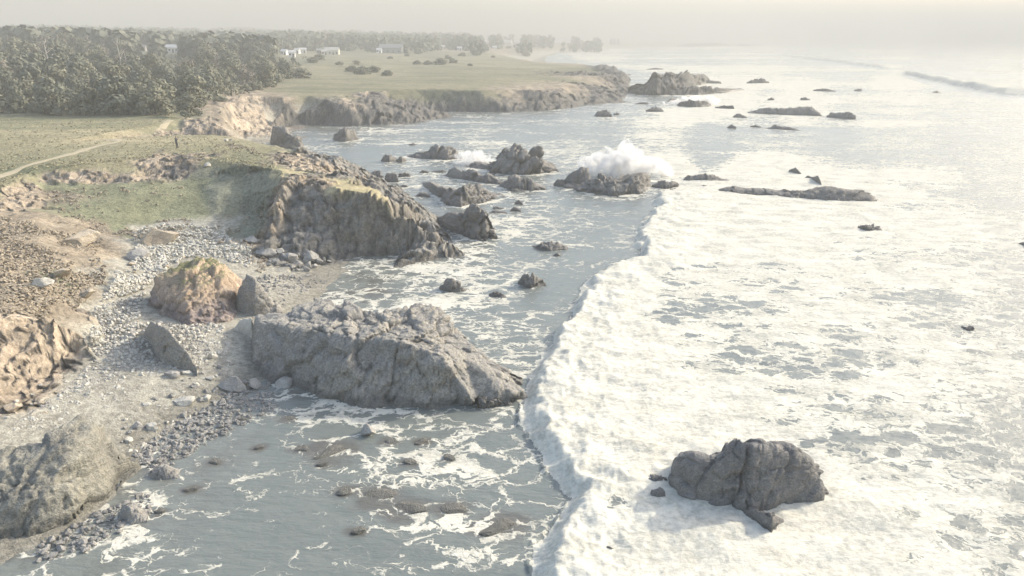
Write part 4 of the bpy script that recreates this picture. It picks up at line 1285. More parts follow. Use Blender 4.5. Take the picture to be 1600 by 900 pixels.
# ================================================================== BOULDERS, STONES, SCRUB
def boulder_mesh(name, seed, sub=3, cuts=15, mat='grey_stone', flat=0.75, rough=0.05):
    rg = np.random.default_rng(seed)
    bm = bmesh.new()
    bmesh.ops.create_icosphere(bm, subdivisions=sub, radius=1.0)
    v = np.array([p.co[:] for p in bm.verts])
    for _ in range(cuts):
        n = rg.normal(size=3)
        n /= np.linalg.norm(n)
        d = rg.uniform(0.42, 0.80)
        over = np.clip(v @ n - d, 0, None)
        v -= over[:, None] * n
    v *= np.array((rg.uniform(0.85, 1.15), rg.uniform(0.75, 1.05), flat * rg.uniform(0.8, 1.15)))
    v += np.stack([fbm(v[:, 0] * 2.2 + i * 9, v[:, 1] * 2.2, v[:, 2] * 2.2, 4, seed + i) for i in range(3)], 1) * rough * 2
    for p, c in zip(bm.verts, v):
        p.co = c
    me = bpy.data.meshes.new(name)
    bm.to_mesh(me)
    bm.free()
    me.materials.append(MAT[mat])
    for p in me.polygons:
        p.use_smooth = False
    return me


BOULDERS = {m: [boulder_mesh('boulder', 100 * i + k, 3 if m != 'wet_stone' else 2, mat=m) for k in range(5)] for i, m in enumerate(('pale_stone', 'grey_stone', 'tan_stone', 'wet_stone', 'drowned'))}


def place_boulder(px, py, wpx, mat, label, group=None, name='boulder', squash=1.0, pos=None):
    x, y, h = hit(px, py) if pos is None else pos
    dist = math.sqrt(x * x + y * y + (CAM_H - h) ** 2)
    r = wpx * 0.5 * dist / FOC
    o = bpy.data.objects.new(name, random.choice(BOULDERS[mat]))
    COL.objects.link(o)
    o.location = (x, y + r * 0.4, h + r * 0.28 * squash)
    o.rotation_euler = (random.uniform(-0.3, 0.3), random.uniform(-0.3, 0.3), random.uniform(0, 6.28))
    o.scale = (r * random.uniform(0.95, 1.15), r * random.uniform(0.8, 1.1), r * random.uniform(0.8, 1.1) * squash)
    tag(o, label, 'boulder', group)
    return o


for px, py, w, mat, sq, lab in [
    (240, 385, 58, 'tan_stone', 0.95, 'biggest tan boulder at the head of the boulder field, lit on its right face'),
    (212, 408, 44, 'grey_stone', 0.9, 'grey boulder just below the biggest tan boulder'),
    (124, 384, 46, 'tan_stone', 0.9, 'tan boulder half sunk in the brown scrub bench'),
    (90, 436, 46, 'tan_stone', 0.8, 'long tan rock on the scrub bench left of the green patch'),
    (58, 452, 40, 'pale_stone', 0.75, 'pale rock on the left scrub bench nearest the picture edge'),
    (128, 468, 34, 'tan_stone', 0.7, 'tan rock on the lower rim of the scrub bench'),
    (165, 488, 24, 'pale_stone', 0.8, 'pale boulder alone at the top of the sandy beach'),
    (205, 528, 20, 'grey_stone', 0.7, 'low grey stone on the sand left of the thin blade of rock'),
    (266, 592, 28, 'grey_stone', 1.0, 'grey boulder casting a shadow below the thin blade of rock'),
    (288, 588, 24, 'pale_stone', 0.8, 'pale boulder right of the shadow casting boulder'),
    (362, 612, 46, 'grey_stone', 0.9, 'broad slab boulder at the foot of the largest rock ridge'),
    (396, 608, 34, 'grey_stone', 0.9, 'grey boulder in the shade of the largest rock ridge'),
    (445, 608, 42, 'grey_stone', 0.9, 'rounded boulder with a lit crown in the shadowed shallows'),
    (283, 636, 30, 'pale_stone', 0.7, 'flat pale slab lying among stones at the waterline'),
    (320, 630, 24, 'pale_stone', 0.9, 'upright pale stone at the waterline'),
    (236, 676, 26, 'pale_stone', 0.9, 'bright white boulder at the edge of the wet stones'),
    (214, 672, 20, 'grey_stone', 0.9, 'grey boulder left of the bright white boulder'),
    (28, 826, 36, 'pale_stone', 1.0, 'pale boulder under the shaded side of the olive rock'),
    (14, 644, 32, 'tan_stone', 0.8, 'tan rock at the foot of the orange bank by the picture edge'),
    (330, 562, 22, 'pale_stone', 0.8, 'pale cluster stone right of the thin blade of rock'),
    (418, 404, 48, 'grey_stone', 0.75, 'broad grey boulder under the headland wall'),
    (452, 410, 42, 'grey_stone', 0.8, 'second broad grey boulder under the headland wall, further right'),
    (486, 410, 36, 'grey_stone', 0.9, 'dark rock at the waterline under the headland wall'),
    (392, 380, 26, 'grey_stone', 0.8, 'grey stone at the base of the orange buttress'),
    (572, 684, 40, 'grey_stone', 0.95, 'pale rounded boulder awash in the clear water'),
    (325, 262, 16, 'pale_stone', 0.8, 'pale stone on the rim of the dark hollow'),
    (354, 221, 9, 'pale_stone', 0.9, 'small white stone on the meadow near its seaward edge'),
    (360, 220, 7, 'grey_stone', 0.9, 'small brown stone touching the white stone on the meadow'),
]:
    place_boulder(px, py, w, mat, lab, squash=sq)


for lab, bx_, by_, bw in DROWNED:
    o = bpy.data.objects.new('drowned_rock', random.choice(BOULDERS['drowned']))
    COL.objects.link(o)
    o.scale = (bw * 0.5, bw * 0.4, bw * 0.16)
    o.location = (bx_, by_, 0.13 - bw * 0.115)
    o.rotation_euler = (random.uniform(-0.08, 0.08), random.uniform(-0.08, 0.08), random.uniform(-0.4, 0.4))
    tag(o, lab, 'rock', 'small stones awash in the clear cove' if lab.startswith('small dark stone awash') else None)


def poly_points(poly, n, seed):
    rg = np.random.default_rng(seed)
    P = np.array(poly, float)
    lo, hi = P.min(0), P.max(0)
    out = []
    while len(out) < n:
        q = rg.uniform(lo, hi, (n * 3, 2))
        m = inside_poly(q[:, 0], q[:, 1], [tuple(p) for p in poly])
        out += list(q[m])
    return np.array(out[:n])


FIELD = [(205, 362), (245, 352), (335, 354), (392, 388), (392, 420), (345, 402), (290, 402), (245, 430), (228, 452), (160, 470), (185, 425), (215, 400)]
SHORE = [(250, 610), (330, 560), (385, 570), (400, 600), (345, 640), (300, 665), (255, 700), (215, 720), (185, 690), (190, 650)]
WALLFOOT = [(395, 382), (470, 395), (520, 408), (500, 425), (440, 428), (398, 408)]
LEFTEDGE = [(0, 640), (60, 600), (110, 580), (130, 600), (60, 660), (20, 690), (0, 690)]
for poly, n, lo, hi, mats, lab, grp, sd in [
    (FIELD, 150, 6, 15, ('pale_stone', 'pale_stone', 'grey_stone', 'tan_stone'), 'boulder in the field below the green slope', 'boulders heaped below the green slope', 1),
    (SHORE, 80, 6, 17, ('grey_stone', 'pale_stone', 'wet_stone'), 'stone between beach and clear water', 'stones scattered along the waterline', 2),
    (WALLFOOT, 34, 8, 20, ('grey_stone', 'grey_stone', 'wet_stone'), 'fallen block under the headland wall', 'fallen blocks under the headland', 3),
    (LEFTEDGE, 16, 6, 12, ('tan_stone', 'pale_stone'), 'stone below the left orange bank', 'stones under the orange bank', 4),
]:
    spots = poly_points(poly, n, sd)
    for (px, py), pos in zip(spots, hit_many(spots)):
        w = lo + (hi - lo) * random.random() ** 2
        mt = random.choice(mats)
        cols = sorted(p[0] for p in poly)
        f = (px - cols[0]) / (cols[-1] - cols[0])
        rows_ = sorted(p[1] for p in poly)
        fy = (py - rows_[0]) / (rows_[-1] - rows_[0])
        side = ('left end', 'left half', 'right half', 'right end')[min(3, int(f * 4))]
        dep = ('far', 'central', 'near')[min(2, int(fy * 3))]
        word = {'pale_stone': 'pale', 'grey_stone': 'grey', 'tan_stone': 'tan', 'wet_stone': 'dark wet'}[mt]
        size = 'large' if w > lo + (hi - lo) * 0.45 else 'mid sized' if w > lo + (hi - lo) * 0.12 else 'small'
        place_boulder(px, py, w, mt, '%s %s %s, %s, %s side' % (size, word, lab, side, dep), grp, pos=pos)


def scatter_stones(name, label, polys, mat, seed, smin, smax, sub=1):
    """Small cobbles as one mass of little stones."""
    protos = []
    for k in range(6):
        me = boulder_mesh('cobble', 900 + seed * 10 + k, sub, 6, mat, 0.7, 0.06)
        v = np.array([p.co[:] for p in me.vertices])
        f = np.array([tuple(p.vertices) for p in me.polygons])
        bpy.data.meshes.remove(me)
        protos.append((v, f))
    V, F, off = [], [], 0
    rg = np.random.default_rng(seed)
    for poly, n in polys:
        P = poly_points(poly, n, seed + n)
        W = np.array([at(a, b, 1.2) for a, b in P])
        h = land(W[:, 0], W[:, 1])
        for i in range(n):
            # slide along the view ray to the real ground height
            q = at(P[i, 0], P[i, 1], float(np.clip(h[i], 0, 4)))
            v, f = protos[rg.integers(6)]
            s = smin + (smax - smin) * rg.random() ** 2.2
            a = rg.uniform(0, 6.28)
            c, sn = math.cos(a), math.sin(a)
            R = np.array(((c, -sn, 0), (sn, c, 0), (0, 0, 1)))
            sc = s * rg.uniform(0.7, 1.2, 3)
            V.append((v * sc) @ R.T + np.array((q[0], q[1], q[2] + 0.25 * s)))
            F.append(f + off)
            off += len(v)
    o = mesh_obj(name, np.concatenate(V), np.concatenate(F), MAT[mat], smooth=False)
    tag(o, label, kind='stuff')


BEACH = [(150, 562), (110, 600), (60, 640), (20, 672), (60, 690), (120, 700), (190, 720), (245, 690), (300, 640), (345, 612), (380, 585), (372, 540), (330, 530), (300, 585), (200, 590)]
MID = [(215, 505), (345, 505), (372, 540), (330, 575), (250, 600), (160, 565)]
UPPER = [(150, 480), (225, 458), (215, 505), (200, 540), (150, 560), (140, 530)]
scatter_stones('cobbles', 'pale cobbles covering the beach', [(FIELD, 3200), (BEACH, 1100), (UPPER, 500), (MID, 900)], 'pale_stone', 5, 0.07, 0.27)
scatter_stones('shingle', 'fine pale shingle on the lower beach', [(BEACH, 7500), (MID, 2600), (UPPER, 1500)], 'grey_stone', 7, 0.04, 0.15)
scatter_stones('wet_cobbles', 'darker wet cobbles along the water', [(SHORE, 900), ([(200, 720), (250, 690), (345, 625), (420, 600), (430, 640), (330, 690), (250, 740)], 800), ([(400, 432), (520, 428), (505, 450), (460, 476), (425, 482), (405, 460)], 700), ([(60, 850), (160, 800), (230, 770), (240, 800), (140, 860), (60, 880)], 250)],
               'wet_stone', 6, 0.07, 0.28)


def leaf_cloud(centres, radii, per, size, rg, up=0.35, squash=1.0):
    """Many small leaf-clump faces spread through lobes. Returns vertices and quads."""
    n = len(centres) * per
    c = np.repeat(np.asarray(centres, float), per, 0)
    r = np.repeat(np.asarray(radii, float), per)
    d = rg.normal(size=(n, 3))
    d /= np.linalg.norm(d, axis=1, keepdims=True)
    rad = r * rg.uniform(0.45, 1.08, n) ** 0.6
    p = c + d * rad[:, None] * np.array((1, 1, squash))
    nrm = d + rg.normal(size=(n, 3)) * 0.36 + np.array((0, 0, up))
    nrm /= np.linalg.norm(nrm, axis=1, keepdims=True)
    a = np.cross(nrm, rg.normal(size=(n, 3)))
    a /= np.linalg.norm(a, axis=1, keepdims=True) + 1e-9
    b = np.cross(nrm, a)
    s = (size * rg.uniform(0.55, 1.35, n))[:, None]
    v = np.stack([p - a * s - b * s * 0.6, p + a * s * 0.7 - b * s, p + a * s + b * s * 0.7, p - a * s * 0.8 + b * s], 1).reshape(-1, 3)
    return v, np.arange(n * 4).reshape(-1, 4)


def leaf_material(name, c1, c2):
    t = NT(name)
    P = t.geo.outputs['Position']
    f = t.noise(P, 0.7, 4, 0.7)
    isl = t.geo.outputs['Random Per Island']
    col = t.mix(t.math('ADD', t.math('MULTIPLY', isl, 0.6), t.math('MULTIPLY', t.ramp(f, 0.3, 0.7), 0.4)), c1, c2)
    return t.out(col, 0.75, None, 0.25)


MAT['leaf_dark'] = leaf_material('dark_evergreen_leaves', (0.125, 0.135, 0.098), (0.172, 0.178, 0.13))
MAT['leaf_olive'] = leaf_material('olive_leaves', (0.145, 0.15, 0.10), (0.20, 0.197, 0.135))
MAT['leaf_grey'] = leaf_material('dry_grey_twigs', (0.16, 0.145, 0.115), (0.25, 0.225, 0.18))
MAT['scrub_leaf'] = leaf_material('brown_scrub_leaves', (0.26, 0.22, 0.16), (0.37, 0.315, 0.235))
MAT['bark'] = rock_material('bark', (0.14, 0.12, 0.10), (0.2, 0.18, 0.15), (0.26, 0.24, 0.2), 2.0, wet=False)
MAT['dead_wood'] = rock_material('bleached_dead_wood', (0.42, 0.39, 0.34), (0.5, 0.47, 0.41), (0.58, 0.55, 0.5), 2.0, wet=False)


def grass_tufts():
    rg = np.random.default_rng(19)
    P = np.concatenate([poly_points([(-10, 186), (280, 190), (420, 240), (440, 262), (330, 246), (240, 246), (60, 258), (-10, 285)], 1500, 31),
                        poly_points([(-10, 262), (60, 255), (240, 243), (330, 244), (430, 258), (430, 265), (330, 252), (240, 250), (60, 264), (-10, 292)], 700, 32)])
    W = np.array([at(a, b, 7.05) for a, b in P])
    for _ in range(5):
        h = land(W[:, 0], W[:, 1])
        W = np.array([at(a, b, float(np.clip(z, 1, 7.3))) for (a, b), z in zip(P, h)])
    for pth in PATHS:
        W = W[seg_dist(W[:, 0], W[:, 1], [at(a, b, 7.05)[:2] for a, b in pth]) > 1.5]
    W[:, 2] = land(W[:, 0], W[:, 1]) + soft_relief(W[:, 0], W[:, 1]) + 0.05
    v, f = leaf_cloud(W, rg.uniform(0.15, 0.5, len(W)), 5, 0.085, rg, 1.6, 0.3)
    tag(mesh_obj('grass_tufts', v, f, MAT['tuft'], smooth=False), 'rough grass tufts over the meadow', kind='stuff')


MAT['tuft'] = leaf_material('dry_grass_tufts', (0.27, 0.25, 0.15), (0.345, 0.31, 0.19))
grass_tufts()


def scrub():
    rg = np.random.default_rng(9)
    poly = [(-10, 335), (110, 350), (165, 372), (150, 400), (170, 425), (140, 455), (118, 490), (60, 495), (-10, 490)]
    P = poly_points(poly, 2300, 3)
    P2 = poly_points([(60, 300), (290, 296), (330, 345), (190, 350), (100, 340)], 420, 4)
    P3 = poly_points([(325, 268), (420, 275), (415, 340), (345, 352), (320, 320)], 500, 5)
    P = np.concatenate([P, P2, P3])
    W = np.array([at(a, b, 4.4) for a, b in P])
    for _ in range(6):
        h = land(W[:, 0], W[:, 1])
        W = np.array([at(a, b, float(np.clip(z, 1, 7))) for (a, b), z in zip(P, h)])
    h = land(W[:, 0], W[:, 1]) + soft_relief(W[:, 0], W[:, 1])
    W[:, 2] = h + 0.08
    patchy = fbm(W[:, 0] / 3.5, W[:, 1] / 3.5, W[:, 0] * 0, 4, 12)
    W, patchy = W[patchy > -0.12], patchy[patchy > -0.12]
    v, f = leaf_cloud(W, rg.uniform(0.10, 0.24, len(W)) + 0.35 * np.clip(patchy, 0, 1), 10, 0.075, rg, 1.0, 0.5)
    o = mesh_obj('scrub', v, f, MAT['scrub_leaf'], smooth=False)
    tag(o, 'low brown scrub covering the left bench and the slumped slope', kind='stuff')


scrub()

# ================================================================== TREES
def tube(P0, P1, r0, r1, n=6):
    P0, P1 = np.array(P0, float), np.array(P1, float)
    d = P1 - P0
    d /= np.linalg.norm(d)
    a = np.cross(d, (0.31, 0.9, 0.2))
    a /= np.linalg.norm(a)
    b = np.cross(d, a)
    t = np.linspace(0, 2 * math.pi, n, endpoint=False)
    ring = np.cos(t)[:, None] * a + np.sin(t)[:, None] * b
    v = np.concatenate([P0 + ring * r0, P1 + ring * r1])
    f = np.array([(i, (i + 1) % n, n + (i + 1) % n, n + i) for i in range(n)])
    return v, f


def merge(parts):
    V, F, o = [], [], 0
    for v, f in parts:
        V.append(v)
        F.append(f + o)
        o += len(v)
    return np.concatenate(V), np.concatenate(F)


def tree_variant(seed, mat, wide=1.0, per=105, size=0.22):
    """Unit tree about 7 m tall: returns (trunk mesh, crown mesh)."""
    rg = np.random.default_rng(seed)
    lean = rg.uniform(-0.7, 0.1)
    base, mid = (0, 0, -0.4), (0.3 * lean, 0.1, 2.4)
    limbs = [tube(base, mid, 0.26, 0.17, 7)]
    cs, rs = [], []
    for k in range(9):
        a = k * 2.4 + rg.uniform(-0.4, 0.4)
        rr = rg.uniform(0.9, 2.7) * wide
        zz = rg.uniform(2.2, 5.6)
        rr *= (1.15 - 0.12 * zz)
        c = np.array((math.cos(a) * rr + lean * zz * 0.25, math.sin(a) * rr, zz))
        cs.append(c)
        rs.append(rg.uniform(0.85, 1.45) * wide)
        limbs.append(tube(mid, c * np.array((0.9, 0.9, 0.95)), 0.11, 0.03, 5))
    cs.append(np.array((lean * 1.3, 0, 5.9)))
    rs.append(1.15 * wide)
    for k in range(4):
        a = k * 1.57 + rg.uniform(-0.5, 0.5)
        cs.append(np.array((math.cos(a) * 1.5 * wide, math.sin(a) * 1.5 * wide, rg.uniform(0.7, 1.7))))
        rs.append(rg.uniform(1.0, 1.4) * wide)
    v, f = leaf_cloud(cs, rs, per, size, rg, 0.35, 0.85)
    crown = mesh_obj('crown', v, f, MAT[mat], smooth=False)
    tv, tf = merge(limbs)
    trunk = mesh_obj('trunk', tv, tf, MAT['bark'])
    return trunk, crown


KINDS = {
    'dark': ([tree_variant(300 + k, 'leaf_dark', 1.15) for k in range(4)], 'dark_tree'),
    'olive': ([tree_variant(330 + k, 'leaf_olive', 1.25) for k in range(4)], 'olive_tree'),
    'grey': ([tree_variant(360 + k, 'leaf_grey', 0.95, 60, 0.16) for k in range(2)], 'twiggy_tree'),
}
_used = set()


def place_tree(x, y, z, h, kind, label, group, name=None, wide=1.0):
    var, nm = KINDS[kind]
    tr, cr = random.choice(var)
    s = h / 6.9
    root = empty(name or nm, (x, y, z), random.uniform(0, 6.28))
    root.scale = (s * wide, s * wide, s)
    for src in (tr, cr):
        if src.name in _used:
            c = src.copy()
            COL.objects.link(c)
        else:
            c = src
            _used.add(src.name)
        c.parent = root
    tag(root, label, 'tree' if h > 3.0 else 'bush', group)
    return root


HOUSES = [  # px centre, py base, width px, roof, label
    (268, 82, 19, 'white', 'white house with a pale roof alone among the trees of the left wood'),
    (222, 80, 8, 'grey', 'small pale shed left of the white house in the wood'),
    (443, 86, 8, 'white', 'leftmost white cottage at the edge of the open terrace'),
    (456, 89, 8, 'white', 'lowest white cottage in the row at the wood edge'),
    (463, 84, 6, 'white', 'narrow white cottage tucked between two others at the wood edge'),
    (473, 83, 10, 'white', 'white cottage with a bright roof, right end of the small row'),
    (499, 84, 5, 'grey', 'tiny pale hut left of the two joined cream houses'),
    (507, 86, 8, 'cream', 'small cream house left of the large cream one'),
    (518, 86, 20, 'cream', 'large cream house standing in the open before the wood'),
    (610, 83, 34, 'grey', 'long low grey barn in front of the far wood'),
    (592, 83, 6, 'white', 'tiny white hut left of the grey barn'),
    (693, 76, 7, 'white', 'small white house left of the far village'),
    (718, 79, 7, 'white', 'white house with a dark door in the far village'),
    (760, 66, 6, 'white', 'tiny white house among far trees'),
    (793, 69, 12, 'white', 'long white building in the far village'),
    (808, 68, 8, 'white', 'short white building beside the long village building'),
    (773, 77, 6, 'white', 'little white house below the far village'),
    (873, 67, 15, 'white', 'long white barn on the far plain'),
    (916, 66, 20, 'cream', 'longest pale building near the far shore'),
    (889, 68, 5, 'white', 'tiny white hut between the two long far buildings'),
]
house_spots = []
for hx, hy, hw, roof, lab in HOUSES:
    p = hit(hx, hy)
    house_spots.append((hx, hy, hw, roof, lab, p))


def blocks_house(x, y, top):
    for hx, hy, hw, roof, lab, p in house_spots:
        if y < p[1] + 2:
            qx = 800 + FOC * x / (y * CP + (CAM_H - top) * SP)
            dz = top - CAM_H
            f = y * CP - dz * SP
            qy = 450 - FOC * (y * SP + dz * CP) / f
            qx = 800 + FOC * x / f
            rad = 5.0 / f * FOC
            if abs(qx - hx) < hw * 0.5 + rad * 0.9 and qy < hy - hw * 0.12:
                return True
        elif abs(x - p[0]) < 12 and abs(y - p[1]) < 14:
            return True
    return False


def wood_edge(y):
    """x of the right-hand edge of the wood at distance y."""
    return float(np.interp(y, [150, 160, 185, 215, 260, 330, 430, 600, 800], [-71, -70, -72, -74, -76, -92, -112, -150, -190]))


def plant_wood():
    rg = np.random.default_rng(21)
    pts = []
    tries = 0
    while len(pts) < 278 and tries < 60000:
        tries += 1
        y = 157 + 330 * rg.random() ** 1.45
        xe = wood_edge(y)
        x = rg.uniform(-0.74 * y - 6, xe)
        r = 5.2 + (y - 155) * 0.022
        if any((x - a) ** 2 + (y - b) ** 2 < r * r for a, b in pts):
            continue
        pts.append((x, y))
    P = np.array(pts)
    h = land(P[:, 0], P[:, 1])
    for (x, y), z in zip(pts, h):
        H = rg.uniform(4.6, 7.8) + 2.5 * sstep(220, 420, y) + (1.5 if x < -110 else 0)
        k = rg.random()
        kind = 'dark' if k < 0.48 else 'olive' if k < 0.9 else 'grey'
        if blocks_house(x, y, z + H):
            H = 3.2
            if blocks_house(x, y, z + H):
                continue
        zone = 'front edge of the left wood beside the meadow' if y < 190 else 'middle of the left wood' if y < 290 else 'back of the left wood'
        bx = 800 + FOC * x / (y * CP + (CAM_H - z - H) * SP)
        where = ('by the left picture edge' if bx < 45 else 'below the lone bare trunk' if bx < 110 else 'left of the bleached dead trees' if bx < 175 else 'below the bleached dead trees' if bx < 222
                 else 'left of the white house' if bx < 262 else 'right of the white house' if bx < 310 else 'toward the cottage row' if bx < 400 else 'beside the open terrace')
        size = 'tall ' if H > 9.2 else 'medium ' if H > 7.0 else 'low '
        row = 'front' if y < 172 else 'second row' if y < 200 else 'middle' if y < 250 else 'rear' if y < 330 else 'far rear'
        lab = size + {'dark': 'dark green tree, ', 'olive': 'olive green tree, ', 'grey': 'grey twiggy tree, '}[kind] + row + ' of the wood, ' + where
        place_tree(x, y, z, H, kind, lab, 'trees of the left wood')


plant_wood()


def undergrowth():
    rg = np.random.default_rng(41)
    y = 157 + 330 * rg.random(3600) ** 1.3
    xe = np.array([wood_edge(a) for a in y])
    x = xe - (xe + 0.76 * y + 6) * rg.random(3600)
    z = land(x, y)
    C = np.stack([x, y, z + rg.uniform(0.3, 2.2, 3600)], 1)
    keep = np.array([not blocks_house(a, b, c + 3.5) for a, b, c in zip(x, y, z)])
    v, f = leaf_cloud(C[keep], rg.uniform(0.9, 2.0, int(keep.sum())), 22, 0.30, rg, 0.5, 0.8)
    tag(mesh_obj('undergrowth', v, f, MAT['leaf_olive'], smooth=False), 'tangled undergrowth filling the left wood', kind='stuff')


undergrowth()
for px, py, hpx, kind, lab in [
    (172, 181, 56, 'dark', 'big dark dome shaped tree standing over the meadow edge'),
    (232, 182, 40, 'olive', 'broad olive tree right of the dark dome shaped tree'),
    (285, 184, 34, 'olive', 'last olive tree at the right end of the meadow edge'),
]:
    x, y, z = at(px, py, 7.1)
    place_tree(x, y + 3.5, z, hpx * y / FOC * 1.08, kind, lab, None, wide=1.25)
for px, py, hpx, lab in [
    (398, 141, 18, 'dark bush on the slope above the cove'), (372, 140, 12, 'small bush left of the dark bush above the cove'), (345, 160, 14, 'bush at the rim of the orange cove cliff'),
    (432, 128, 16, 'rounded bush at the tip of the left wood'), (470, 122, 20, 'thick bush where the wood meets the terrace'),
    (548, 112, 13, 'left bush of the middle thicket on the terrace'), (566, 116, 16, 'tallest bush of the middle thicket on the terrace'), (585, 113, 14, 'right bush of the middle thicket on the terrace'), (604, 118, 12, 'outlying bush right of the middle thicket'),
    (530, 102, 8, 'small bush above the middle thicket'), (556, 100, 8, 'dark little bush above the tallest thicket bush'),
    (652, 101, 9, 'left bush of the far thicket'), (668, 101, 9, 'second bush of the far thicket'), (688, 101, 13, 'dark tall bush in the centre of the far thicket'), (708, 99, 10, 'right bush of the far thicket'), (735, 103, 6, 'low bush right of the far thicket'),
    (610, 92, 6, 'tiny bush left of the far thicket'), (700, 92, 8, 'dark clump behind the far thicket'), (745, 87, 7, 'bush near the far village'), (722, 88, 8, 'bush below the white house with a dark door'), (770, 90, 5, 'tiny bush on the pale far field'),
    (795, 76, 6, 'dark round bush by the far village building'), (636, 88, 6, 'tiny bush before the grey barn'),
    (500, 94, 12, 'round bush below the tiny pale hut'), (488, 98, 12, 'round bush at the end of the cottage row'),
]:
    x, y, z = hit(px, py)
    place_tree(x, y, z - 0.5, max(1.0, 0.85 * hpx * y / FOC), 'olive', lab, None, name='bush', wide=2.0)


def dead_tree(px, py, hpx, lab, seed):
    rg = np.random.default_rng(seed)
    x, y, z = at_y(px, py, 235)
    z = float(land(x, y)[0])
    H = hpx * y / FOC
    root = empty('dead_tree', (x, y, z))
    parts = [tube((0, 0, -0.3), (0.2, 0, H * 0.6), 0.26, 0.16), tube((0.2, 0, H * 0.6), (-0.1, 0, H), 0.16, 0.04)]
    tv, tf = merge(parts)
    mesh_obj('trunk', tv, tf, MAT['dead_wood'], root)
    for k in range(7):
        zz = H * rg.uniform(0.45, 0.95)
        a = rg.uniform(0, 6.28)
        L = H * rg.uniform(0.15, 0.3)
        bv, bf = tube((0.15, 0, zz), (0.15 + math.cos(a) * L, math.sin(a) * L, zz + L * 0.7), 0.09, 0.03, 5)
        mesh_obj('branch', bv, bf, MAT['dead_wood'], root)
    tag(root, lab, 'tree')


dead_tree(188, 102, 62, 'tall bleached dead tree standing in the left wood', 1)
dead_tree(198, 106, 46, 'shorter bleached dead tree right of the tall one', 2)
dead_tree(72, 86, 58, 'lone bare white trunk far left in the wood', 3)


def far_woods():
    rg = np.random.default_rng(33)
    C, R = [], []

    def add(x, y, hmin, hmax):
        z = float(land(x, y)[0])
        H = rg.uniform(hmin, hmax)
        if blocks_house(x, y, z + H):
            return
        for k in range(3):
            C.append((x + rg.uniform(-2, 2), y + rg.uniform(-2, 2), z + H * (0.25 + 0.28 * k)))
            R.append(H * rg.uniform(0.24, 0.36))
    for _ in range(1500):
        y = 400 + 700 * rg.random() ** 1.3
        xe = -0.205 * y - 30 if y < 680 else -0.02 * y
        add(rg.uniform(-0.76 * y, xe), y, 8, 12.5)
    for _ in range(1100):
        y = rg.uniform(860, 1300)
        add(rg.uniform(-0.30 * y, 0.02 * y), y, 9, 15)
    for _ in range(600):
        y = rg.uniform(1200, 1700)
        add(rg.uniform(-0.2 * y, 0.11 * y), y, 11, 19)
    for _ in range(900):
        y = rg.uniform(1000, 2200)
        add(rg.uniform(-0.75 * y, -0.2 * y), y, 12, 18)
    v, f = leaf_cloud(C, R, 13, 1.7, rg, 0.35, 0.9)
    o = mesh_obj('far_woods', v, f, MAT['leaf_dark'], smooth=False)
    tag(o, 'far woods fading into the haze along the horizon', kind='stuff')


far_woods()
for px, py, hpx, lab in [(955, 62, 9, 'lone tree on the far point, left one of three'), (960, 62, 10, 'lone tree on the far point, middle one of three'), (966, 62, 7, 'lone tree on the far point, right one of three')]:
    x, y, z = at_y(px, py, 1900)
    place_tree(x, y, float(land(x, y)[0]) - 0.5, 15.0, 'dark', lab, None, wide=0.7)

# ================================================================== HOUSES
def plain(name, c, rough=0.7, bumpy=0.0):
    t = NT(name)
    f = t.noise(t.geo.outputs['Position'], 1.5, 4, 0.6)
    return t.out(t.mix(t.ramp(f, 0.3, 0.7), tuple(a * 0.9 for a in c), tuple(min(0.9, a * 1.06) for a in c)), rough)


MAT['white_wall'] = plain('white_painted_boards', (0.80, 0.79, 0.75))
MAT['cream_wall'] = plain('cream_boards', (0.62, 0.58, 0.46))
MAT['grey_wall'] = plain('weathered_grey_boards', (0.27, 0.265, 0.25))
MAT['white_roof'] = plain('pale_metal_roof', (0.60, 0.59, 0.56), 0.6)
MAT['cream_roof'] = plain('pale_shingle_roof', (0.52, 0.49, 0.42))
MAT['grey_roof'] = plain('grey_metal_roof', (0.26, 0.26, 0.25), 0.7)
MAT['pane'] = plain('dark_window_glass', (0.05, 0.055, 0.06), 0.1)
MAT['door'] = plain('brown_door', (0.14, 0.10, 0.07))


def box(x0, x1, y0, y1, z0, z1):
    v = np.array([(x, y, z) for x in (x0, x1) for y in (y0, y1) for z in (z0, z1)], float)
    f = np.array([(0, 1, 3, 2), (4, 6, 7, 5), (0, 4, 5, 1), (2, 3, 7, 6), (0, 2, 6, 4), (1, 5, 7, 3)])
    return v, f


